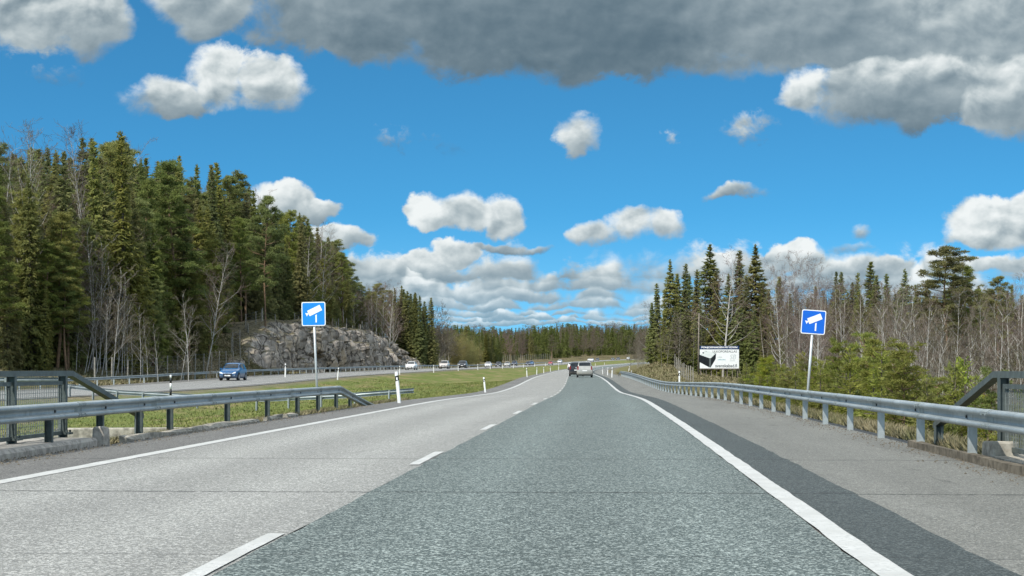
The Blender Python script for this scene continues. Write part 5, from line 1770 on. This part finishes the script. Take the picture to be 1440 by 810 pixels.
# singled-out trees of the left forest
x = at(30, 140); plant('tall_birch', x, 140, htop(195, 140, ground_z(x, 140)), 'tall bare pale birch at the far left, the leftmost bare tree', None, var=0, wide=1.3)
x = at(88, 143); plant('birch', x, 143, htop(290, 143, ground_z(x, 143)), 'shorter bare birch with white trunk among the spruces at far left', None, var=1)
x = at(133, 160); plant('tall_birch', x, 160, htop(200, 160, ground_z(x, 160)), 'tall brownish birch rising above the spruces, the highest crown of the left forest', None, var=1, wide=1.3)
x = at(177, 150); plant('slim_spruce', x, 150, htop(184, 150, ground_z(x, 150)), 'tallest dark pointed spruce rising above the left forest', None, var=0, wide=1.25)
x = at(371, 215); plant('pine', x, 215, htop(277, 215, ground_z(x, 215)), 'open crowned pine standing alone against the clouds on the left skyline', None, var=1, wide=.9)
x = at(290, 170); plant('birch', x, 170, 13.0, 'leaning white birch trunk in front of the forest left of the blue sign', None, var=3, lean=(0, R(9)))
x = at(607, 372); plant('slim_spruce', x, 372, htop(418, 372, ground_z(x, 372)), 'last dark spruce at the right end of the left forest', None, var=1, wide=1.35)
for px, h in ((124, 6.5), (131, 11), (138, 9), (147, 12.5), (153, 10), (158, 7.5), (163, 9.5), (171, 8), (176, 6.5), (186, 9), (193, 7), (200, 5.5), (112, 7), (266, 6.5), (278, 7.5), (236, 5), (128, 8.5), (135, 6), (142, 10.5), (150, 7), (156, 11.5), (166, 6.5), (174, 9.5), (181, 8), (190, 6), (104, 8), (212, 6.5), (222, 5.5)):
    q = 146 + rnd.uniform(-3, 5); x = at(px, q)
    plant('pale_sapling', x, q - 4, h, 'thin bare pale sapling in the thicket below the left forest', 'bare saplings below the left forest', lean=(rnd.uniform(-.03, .05), rnd.uniform(-.04, .10)))
for px, h in ((205, 2.6), (225, 2.2), (250, 3), (262, 2.5), (100, 3), (182, 2.8), (150, 2.6), (300, 2.6), (326, 2.2)):
    q = 152 + rnd.uniform(-3, 10); x = at(px, q)
    plant('bare_bush', x, q, h, 'low brown leafless bush at the foot of the left forest', 'bare bushes below the left forest', cat='bush')
for q in np.arange(200, 345, 3.6):
    x = dx_(q) - rnd.uniform(14.4, 18)
    plant('bare_bush', x, q, rnd.uniform(1.0, 2.6), 'brown leafless bush growing along the top of the rock', 'bare bushes on top of the rock', cat='bush')
for px, ht in ((522, 408), (530, 404), (537, 400), (546, 404), (552, 412)):
    q = 318 + rnd.uniform(-6, 8); x = at(px, q)
    plant('birch', x, q, htop(ht, q, ground_z(x, q)), 'grey bare birch standing above the right half of the rock', 'bare birches above the rock')

# --- right woods behind the billboard
for px, yt, q, kd, wd in ((918, 425, 262, 'slim_spruce', 1.3), (926, 398, 262, 'spruce', 1.2), (943, 364, 258, 'spruce', 1.15), (954, 384, 262, 'slim_spruce', 1.3), (961, 370, 256, 'slim_spruce', 1.3), (970, 384, 262, 'spruce', 1.0), (979, 378, 255, 'slim_spruce', 1.35),
                        (999, 343, 252, 'spruce', 1.25), (1008, 380, 248, 'slim_spruce', 1.3), (1024, 384, 248, 'spruce', 1.15), (1038, 352, 250, 'slim_spruce', 1.45), (1050, 388, 245, 'spruce', 1.1), (1063, 343, 247, 'spruce', 1.25), (1074, 395, 244, 'slim_spruce', 1.4),
                        (934, 440, 246, 'slim_spruce', 1.3), (948, 430, 244, 'spruce', 1.2), (966, 432, 243, 'spruce', 1.1), (985, 425, 242, 'spruce', 1.2), (1016, 430, 240, 'spruce', 1.2), (1040, 420, 238, 'spruce', 1.2), (1060, 430, 236, 'spruce', 1.2), (1082, 440, 230, 'spruce', 1.1), (1098, 388, 240, 'slim_spruce', 1.3), (1112, 430, 236, 'spruce', 1.1)):
    x = at(px, q); zg = ground_z(x, q)
    plant(kd, x, q, htop(yt, q, zg), 'tall dark spruce in the stand behind the billboard', 'spruces behind the billboard', wide=wd * 1.22)
x = at(1017, 226); plant('birch', x, 226.5, htop(362, 226, ground_z(x, 226)), 'bare white birch with spreading limbs right behind the billboard', None, var=0, wide=1.5)
x = at(913, 268); plant('birch', x, 268, htop(428, 268, ground_z(x, 268)), 'thin bare birch at the left edge of the right stand beside the open sky', None, var=1)
for px in (930, 938, 952, 957, 975, 990):
    q = 238 + rnd.uniform(-2, 4); x = at(px, q)
    plant('bare_sapling', x, q, rnd.uniform(6, 9), 'thin bare stem before the dark spruces left of the billboard', 'bare stems left of the billboard')
for k in range(16):
    px = rnd.uniform(886, 915); q = rnd.uniform(300, 350); x = at(px, q)
    if x < rx(q) + 9: x = rx(q) + rnd.uniform(9, 16)
    plant('bare_sapling', x, q, rnd.uniform(5, 9), 'grey bare young tree on the bend left of the right stand', 'bare young trees at the road bend')
SILR = ([1085, 1100, 1120, 1150, 1165, 1185, 1200, 1220, 1240, 1272, 1300, 1318, 1370, 1400, 1420, 1440, 1480],
        [385, 392, 372, 380, 382, 384, 384, 370, 386, 376, 392, 400, 402, 388, 392, 400, 395])
for px, yt in ((1170, 381), (1181, 382), (1198, 396), (1204, 383), (1222, 367), (1234, 386), (1247, 384), (1262, 398), (1274, 377), (1289, 400), (1302, 392), (1214, 410), (1255, 412), (1311, 415), (1422, 400), (1150, 420), (1190, 420), (1238, 420), (1285, 425), (1380, 430), (1440, 420), (1455, 400), (1130, 430), (1160, 408), (1176, 414), (1230, 405), (1270, 408), (1205, 420), (1300, 420), (1248, 416), (1110, 412), (1400, 425), (1436, 410)):
    q = rnd.uniform(165, 215); x = at(px, q)
    plant('slim_spruce' if rnd.random() < .7 else 'spruce', x, q, htop(yt, q, ground_z(x, q)), 'dark pointed spruce in the back row of the woods right of the sign', 'spruces behind the bare thicket at right', wide=rnd.uniform(1.15, 1.5))
x = at(1332, 128); plant('pine', x, 128, htop(346, 128, ground_z(x, 128)), 'large broad green pine rising above the bare thicket at right', None, var=0, wide=1.55)
x = at(1352, 132); plant('pine', x, 132, htop(374, 132, ground_z(x, 132)), 'second lower pine crown just right of the large broad pine', None, var=2, wide=1.25)
x = at(1402, 150); plant('pine', x, 150, htop(389, 150, ground_z(x, 150)), 'grey green pine at the right edge beyond the large broad pine', None, var=3)
x = at(1386, 160); plant('pine', x, 160, htop(412, 160, ground_z(x, 160)), 'small dim pine low in the gap at right of the large broad pine', None, var=1)
for px, yt in ((1100, 372), (1118, 366), (1130, 368), (1142, 372), (1108, 392), (1150, 390), (1178, 402), (1213, 398), (1440, 385), (1160, 398), (1430, 400), (1190, 400)):
    q = rnd.uniform(120, 165); x = at(px, q)
    plant('birch', x, q, htop(yt, q, ground_z(x, q)), 'bare grey birch with fine upright twigs above the thicket at right', 'bare birches above the right thicket', wide=.9)
for k in range(64):
    px = rnd.uniform(1075, 1475); q = rnd.uniform(62, 135); x = at(px, q)
    if x < rx(q) + 12: continue
    if px < 1090 and q < 90: continue
    zg = ground_z(x, q)
    yt = np.interp(px, *SILR) + rnd.uniform(18, 110)
    plant('bare_sapling' if rnd.random() < .88 or q < 95 else 'birch', x, q, max(htop(yt, q, zg), 3.5), 'thin bare stem in the leafless thicket behind the right guardrail', 'bare thicket stems at right', name='bare_sapling', wide=rnd.uniform(.7, 1.1), lean=(rnd.uniform(-.05, .05), rnd.uniform(-.09, .09)))
for px, q, h in ((1122, 96, 0), (1150, 80, 0), (1146, 74, 0), (1180, 82, 0), (1285, 64, 0), (1300, 60, 0), (1240, 70, 0), (1380, 66, 0), (1402, 70, 0), (1420, 60, 0), (1212, 78, 0), (1345, 72, 0)):
    x = at(px, q); yt = rnd.uniform(400, 450)
    plant('birch', x, q, htop(yt, q, ground_z(x, q)), 'slender white birch stem in the leafless thicket at right', 'slender white birches at right', name='birch_tree', wide=.75)
for k in range(26):
    q = rnd.uniform(38, 72); x = rx(q) + rnd.uniform(10, 13.5) + (q - 38) * .08
    if not 1060 < 720 + x / q * FPX < 1450: continue
    plant('pale_sapling', x, q, max(htop(rnd.uniform(415, 490), q, ground_z(x, q)), 2.0), 'slim pale bare sapling among the young conifers behind the right guardrail', 'pale saplings among the young conifers at right', lean=(rnd.uniform(-.04, .04), rnd.uniform(-.12, .12)))
for k in range(75):
    px = rnd.uniform(1050, 1460); q = rnd.uniform(44, 125); x = at(px, q)
    if x < rx(q) + 11: continue
    plant('bare_bush', x, q, rnd.uniform(1.5, 3.4), 'tangled leafless bush behind the right guardrail', 'bare bushes behind the right guardrail', cat='bush', wide=1.2)
# young conifers just behind the right rail
yc = [(1119, 52, 512, 's'), (1135, 50, 520, 's'), (1154, 50, 505, 's'), (1175, 54, 482, 'p'), (1188, 50, 492, 's'), (1200, 49, 500, 's'), (1214, 52, 478, 'p'), (1228, 47, 508, 's'), (1238, 48, 486, 'p'), (1250, 46, 520, 's'), (1262, 44, 530, 's'),
      (1276, 42, 538, 's'), (1290, 40, 545, 's'), (1296, 44, 520, 's'), (1310, 43, 528, 's'), (1330, 40, 530, 's'), (1345, 42, 506, 's'), (1360, 41, 498, 's'), (1372, 38, 525, 's'), (1388, 36, 552, 's'), (1353, 36, 556, 's'), (1322, 35, 572, 's'), (1340, 33, 582, 's'),
      (1380, 32, 590, 's'), (1300, 37, 570, 's'), (1205, 45, 545, 's'), (1170, 47, 545, 's'), (1140, 55, 535, 's'), (1110, 62, 520, 'p'), (1098, 70, 510, 's'), (1080, 78, 505, 'p'), (1070, 95, 498, 's'), (1420, 34, 580, 's'), (1440, 38, 540, 's'), (1240, 41, 560, 's'), (1185, 60, 500, 'p'), (1265, 55, 500, 'p')]
for q in np.arange(26, 112, 1.15):
    for _ in range(1 if q < 60 else 2):
        off = rnd.uniform(8.4, 10.2) + (rnd.uniform(0, 3) if q > 45 else 0); x = rx(q) + off
        px = 720 + x / q * FPX
        if px > 1460 or px < 1050: continue
        H = rnd.uniform(1.1, 2.3) + max(0, off - 10) * .4
        plant('young_spruce' if rnd.random() < .8 else 'young_pine', x, q + rnd.uniform(-.5, .5), H, 'low bushy green conifer seedling on the bank behind the right guardrail', 'conifer seedlings behind the right guardrail', name='conifer_seedling', wide=rnd.uniform(1.0, 1.35))
for px, q, yt, kk in yc:
    x = max(at(px, q), rx(q) + 7.7)
    H = max(htop(yt, q, ground_z(x, q)), 1.2)
    if kk == 's': plant('young_spruce', x, q, H, 'small bright green young spruce in the row behind the right guardrail', 'young spruces behind the right guardrail', wide=rnd.uniform(.8, 1.05))
    else: plant('young_pine', x, q, H, 'small yellowish green young pine among the young spruces at right', 'young pines behind the right guardrail', wide=rnd.uniform(.9, 1.1))

# --- far forest across the bend
FARSIL = ([540, 600, 640, 680, 720, 760, 800, 840, 880, 920, 960], [455, 460, 458, 461, 463, 460, 456, 458, 457, 461, 464])


def mass(name, specs, mats, kinds, seed):
    """one mesh of many far crowns and stems: specs = (x, y, z, height, width, kind)"""
    g = np.random.default_rng(seed)
    base = {}
    for kd in kinds:
        H0, tr, cr = KINDS[kd][0]
        V = np.empty(len(cr.vertices) * 3, np.float32); cr.vertices.foreach_get('co', V)
        k = cr.loops and len(cr.polygons[0].vertices)
        F = np.empty(len(cr.loops), np.int32); cr.loops.foreach_get('vertex_index', F)
        V = V.reshape(-1, 3); F = F.reshape(-1, k)
        if k == 4: F = np.concatenate([F[:, :3], F[:, [0, 2, 3]]])
        if k == 3 and len(F) > 5000:
            # keep a third of the sprays and make them larger
            keep = g.choice(len(F), len(F) // 4, replace=False)
            T = V[F[keep]]; c = T.mean(1, keepdims=True); V = (c + (T - c) * 1.9).reshape(-1, 3); F = np.arange(len(V)).reshape(-1, 3)
        Vt = np.empty(len(tr.vertices) * 3, np.float32); tr.vertices.foreach_get('co', Vt); Vt = Vt.reshape(-1, 3)
        Ft = np.empty(len(tr.loops), np.int32); tr.loops.foreach_get('vertex_index', Ft); Ft = Ft.reshape(-1, 4)
        Ft = Ft[:9 * 5] if 'birch' in kd else Ft[:8 * 8]
        Ft = np.concatenate([Ft[:, :3], Ft[:, [0, 2, 3]]])
        base[kd] = (H0, V, F, Vt, Ft)
    Vs = []; Fs = []; Ms = []; n = 0
    for x, yy, z, H, wd, kd in specs:
        H0, V, F, Vt, Ft = base[kd]
        s_ = H / H0; a = g.uniform(0, 6.28); ca, sa = math.cos(a), math.sin(a)
        for q, (vv, ff) in enumerate(((V, F), (Vt, Ft))):
            W = np.stack([(vv[:, 0] * ca - vv[:, 1] * sa) * s_ * wd + x, (vv[:, 0] * sa + vv[:, 1] * ca) * s_ * wd + yy, vv[:, 2] * s_ + z], 1)
            Vs.append(W); Fs.append(ff + n); n += len(W)
            Ms.append(np.full(len(ff), mats[kd][q], np.int32))
    me = np_mesh(name, np.concatenate(Vs), np.concatenate(Fs), [M['spruce'], M['pine'], M['twig'], M['bark_spruce'], M['bark_pine'], M['bark_aspen']], np.concatenate(Ms))
    tag(link(name, me), kind='stuff')


FM = {'spruce': (0, 3), 'slim_spruce': (0, 3), 'forest_pine': (1, 4), 'birch': (2, 5), 'far_birch': (2, 3)}
far = []
sp = []
for row in range(10):
    px = 545.0
    while px < 960:
        px += rnd.uniform(3.4, 6.2)
        q = 440 + row * 55 + max(px - 600, 0) * (1.15 if px < 800 else 1.6) + rnd.uniform(-20, 20)
        x = at(px, q)
        if x > dx_(q) - 20: continue
        zg = ground_z(x, q)
        yt = np.interp(px, *FARSIL) + (9 - row) * rnd.uniform(.3, 2.6) + rnd.uniform(-3, 4)
        H = min(max(htop(yt, q, zg), 7), 27)
        u = rnd.random()
        clump = float(fbm(np.array(px * .03), np.array(row * .7), 2, 44))
        pb = .36 if clump > .48 else .12
        kd = 'far_birch' if u < pb else ('slim_spruce' if u < pb + .28 else ('forest_pine' if u < pb + .36 else 'spruce'))
        if row < 3:
            lab = {'far_birch': ('reddish grey bare birch in the far forest across the road bend', 'bare birches of the far forest'),
                   'slim_spruce': ('slim dark conifer in the far forest across the road bend', 'slim conifers of the far forest'),
                   'spruce': ('broad dark spruce in the far forest across the road bend', 'broad spruces of the far forest'),
                   'forest_pine': ('green pine in the far forest across the road bend', 'pines of the far forest')}[kd]
            plant(kd, x, q, H, *lab, wide=rnd.uniform(1.1, 1.6), name=None)
            far.append(1)
        else:
            sp.append((x, q, zg - .1, H, rnd.uniform(1.2, 1.8), kd))
mass('distant_forest', sp, FM, ('spruce', 'slim_spruce', 'forest_pine', 'far_birch'), 3)
sp = []
for k in range(150):
    px = rnd.uniform(1070, 1500); q = rnd.uniform(140, 260); x = at(px, q)
    if x < rx(q) + 22: continue
    zg = ground_z(x, q)
    sp.append((x, q, zg - .1, max(htop(rnd.uniform(400, 455), q, zg), 4), rnd.uniform(1.0, 1.5), 'birch' if rnd.random() < .40 else 'spruce'))
for k in range(150):
    px = rnd.uniform(1180, 1520); q = rnd.uniform(170, 300); x = at(px, q)
    zg = ground_z(x, q)
    sp.append((x, q, zg - .1, max(htop(rnd.uniform(408, 470), q, zg), 4), rnd.uniform(1.2, 1.7), 'birch' if rnd.random() < .30 else 'spruce'))
for k in range(130):
    px = rnd.uniform(-80, 600); q = rnd.uniform(200, 420); x = at(px, q)
    if x > dx_(q) - 45: continue
    zg = ground_z(x, q)
    yt = np.interp(px, *SIL) + rnd.uniform(15, 80) * (1 if px < 500 else .3)
    sp.append((x, q, zg - .1, min(max(htop(yt, q, zg), 6), 26), rnd.uniform(1.1, 1.5), 'spruce' if rnd.random() < .6 else 'forest_pine'))
mass('forest_interior', sp, FM, ('spruce', 'forest_pine', 'birch'), 4)
for px in np.arange(616, 668, 2.6):
    q = rnd.uniform(385, 430); x = min(at(px, q), dx_(q) - 13)
    plant('bare_sapling', x, q, rnd.uniform(7, 10.5), 'bare reddish grey young tree between the last spruce and the willow thicket', 'bare young trees by the willow thicket', wide=1.2)
for px in np.arange(664, 720, 2.2):
    q = rnd.uniform(420, 452) + (px - 664) * .9; x = min(at(px, q), dx_(q) - 12.5)
    plant('willow_bush', x, q, rnd.uniform(6.2, 8.6) * (1 if px < 705 else .8), 'yellowish budding willow in the pale thicket beyond the oncoming cars', 'willows of the pale thicket', wide=1.2, cat='bush')
for px in np.arange(722, 800, 3.4):
    q = rnd.uniform(560, 600); x = min(at(px, q), dx_(q) - 17)
    plant('slim_spruce', x, q, rnd.uniform(6, 11), 'young green conifer at the foot of the far forest', 'young conifers below the far forest', wide=1.8)
for px in np.arange(606, 630, 5):
    q = 392; x = at(px, q)
    plant('bare_sapling', x, q, rnd.uniform(11, 15), 'tall bare grey tree just right of the last dark spruce', 'bare trees right of the last spruce', wide=.9)
print('left forest', nL, 'far', len(far))


# ------------------------------------------------------------------ grass
def grass_mat(name, a, b_, c_):
    m, t, b = mat(name, 0.8, 0.15)
    geo = t.node('ShaderNodeNewGeometry'); pos = geo.outputs['Position']
    n = t.noise(pos, 0.5, 4, 0.6); n2 = t.noise(pos, 9.0, 2, 0.5)
    c = t.mix(t.step(n, 0.42, 0.60), a, b_)
    c = t.mix(t.m('MULTIPLY', t.step(n2, 0.45, 0.7), 0.65), c, c_)
    t.l.new(c, b.inputs['Base Color'])
    return m


M['grass'] = grass_mat('grass_blades', (0.105, 0.140, 0.034), (0.175, 0.195, 0.055), (0.28, 0.255, 0.125))
M['straw'] = grass_mat('dry_grass_blades', (0.20, 0.172, 0.10), (0.125, 0.125, 0.055), (0.29, 0.26, 0.165))


def grass(name, X, Y, hgt, mt, seed, wd=0.012, lay=.5):
    g = np.random.default_rng(seed)
    n = len(X)
    Z = np.array([ground_z(a, b) for a, b in zip(X, Y)]) - .01
    h = hgt * g.uniform(.45, 1.2, n)
    az = g.uniform(0, 6.28, n)
    dxy = g.normal(0, lay, (n, 2)) * h[:, None]
    w = wd * (1 + Y / 45.0)
    a = np.stack([X - np.cos(az) * w, Y - np.sin(az) * w, Z], 1)
    b = np.stack([X + np.cos(az) * w, Y + np.sin(az) * w, Z], 1)
    c = np.stack([X + dxy[:, 0], Y + dxy[:, 1], Z + h], 1)
    V = np.stack([a, b, c], 1).reshape(-1, 3)
    tag(link(name, np_mesh(name, V, np.arange(3 * n).reshape(-1, 3), [mt])), kind='stuff')


g = np.random.default_rng(9)
n = 60000
Y = 18 + 150 * g.uniform(0, 1, n) ** 1.9
t_ = g.uniform(0.02, 1.0, n)
a = DX(Y) + 5.1; b = RX(Y) - 5.35
X = a + (b - a) * t_ ** .62
ok = (np.abs(X) < .33 * Y + 1)
grass('grass', X[ok], Y[ok], 0.09, M['grass'], 1)
clump = lambda n_, seed: np.random.default_rng(seed).normal(0, 1, n_)
n = 26000
Y = 20 + 45 * g.uniform(0, 1, n) ** 1.5
X = RX(Y) - 5.45 - np.abs(g.normal(0, .55, n))
grass('dry_grass', X, Y, 0.17, M['straw'], 2)
n = 30000
Y = 20 + 160 * g.uniform(0, 1, n) ** 1.7
X = RX(Y) + 6.95 + np.abs(g.normal(0, .5, n)) * (1 + 1.5 * (Y > 110))
grass('dry_grass', X, Y, 0.22, M['straw'], 3)
n = 26000
Y = 180 + 110 * g.uniform(0, 1, n)
X = RX(Y) + 8 + 24 * g.uniform(0, 1, n)
grass('dry_grass', X, Y, 0.28, M['straw'], 4, .014, .8)
n = 30000
Y = 128 + 80 * g.uniform(0, 1, n)
X = DX(Y) - 8.0 - 11 * g.uniform(0, 1, n)
grass('dry_grass', X, Y, 0.30, M['straw'], 5, .016, .8)


# loose gravel along the edges of the pavement
def gravel(X, Y, seed):
    g = np.random.default_rng(seed)
    n = len(X)
    Z = RZ(Y) + 0.002
    base = np.array([[1, 0, 0], [-.5, .87, 0], [-.5, -.87, 0], [0, 0, .9]])
    sz = g.uniform(.006, .022, n)
    a = g.uniform(0, 6.28, n)
    V = []
    for p in base:
        V.append(np.stack([X + (p[0] * np.cos(a) - p[1] * np.sin(a)) * sz, Y + (p[0] * np.sin(a) + p[1] * np.cos(a)) * sz, Z + p[2] * sz], 1))
    V = np.stack(V, 1).reshape(-1, 3)
    b = np.arange(n)[:, None] * 4
    F = np.concatenate([b + np.array([[0, 1, 3]]), b + np.array([[1, 2, 3]]), b + np.array([[2, 0, 3]])], 0)
    tag(link('gravel', np_mesh('gravel', V, F, [M['kerb_dark']])), kind='stuff')


n = 1500
Y = 12 + 38 * g.uniform(0, 1, n) ** 1.4
gravel(RX(Y) - 5.12 + np.abs(g.normal(0, .22, n)), Y, 1)
n = 1500
Y = 12 + 60 * g.uniform(0, 1, n) ** 1.4
gravel(RX(Y) + 6.66 - np.abs(g.normal(0, .28, n)), Y, 2)
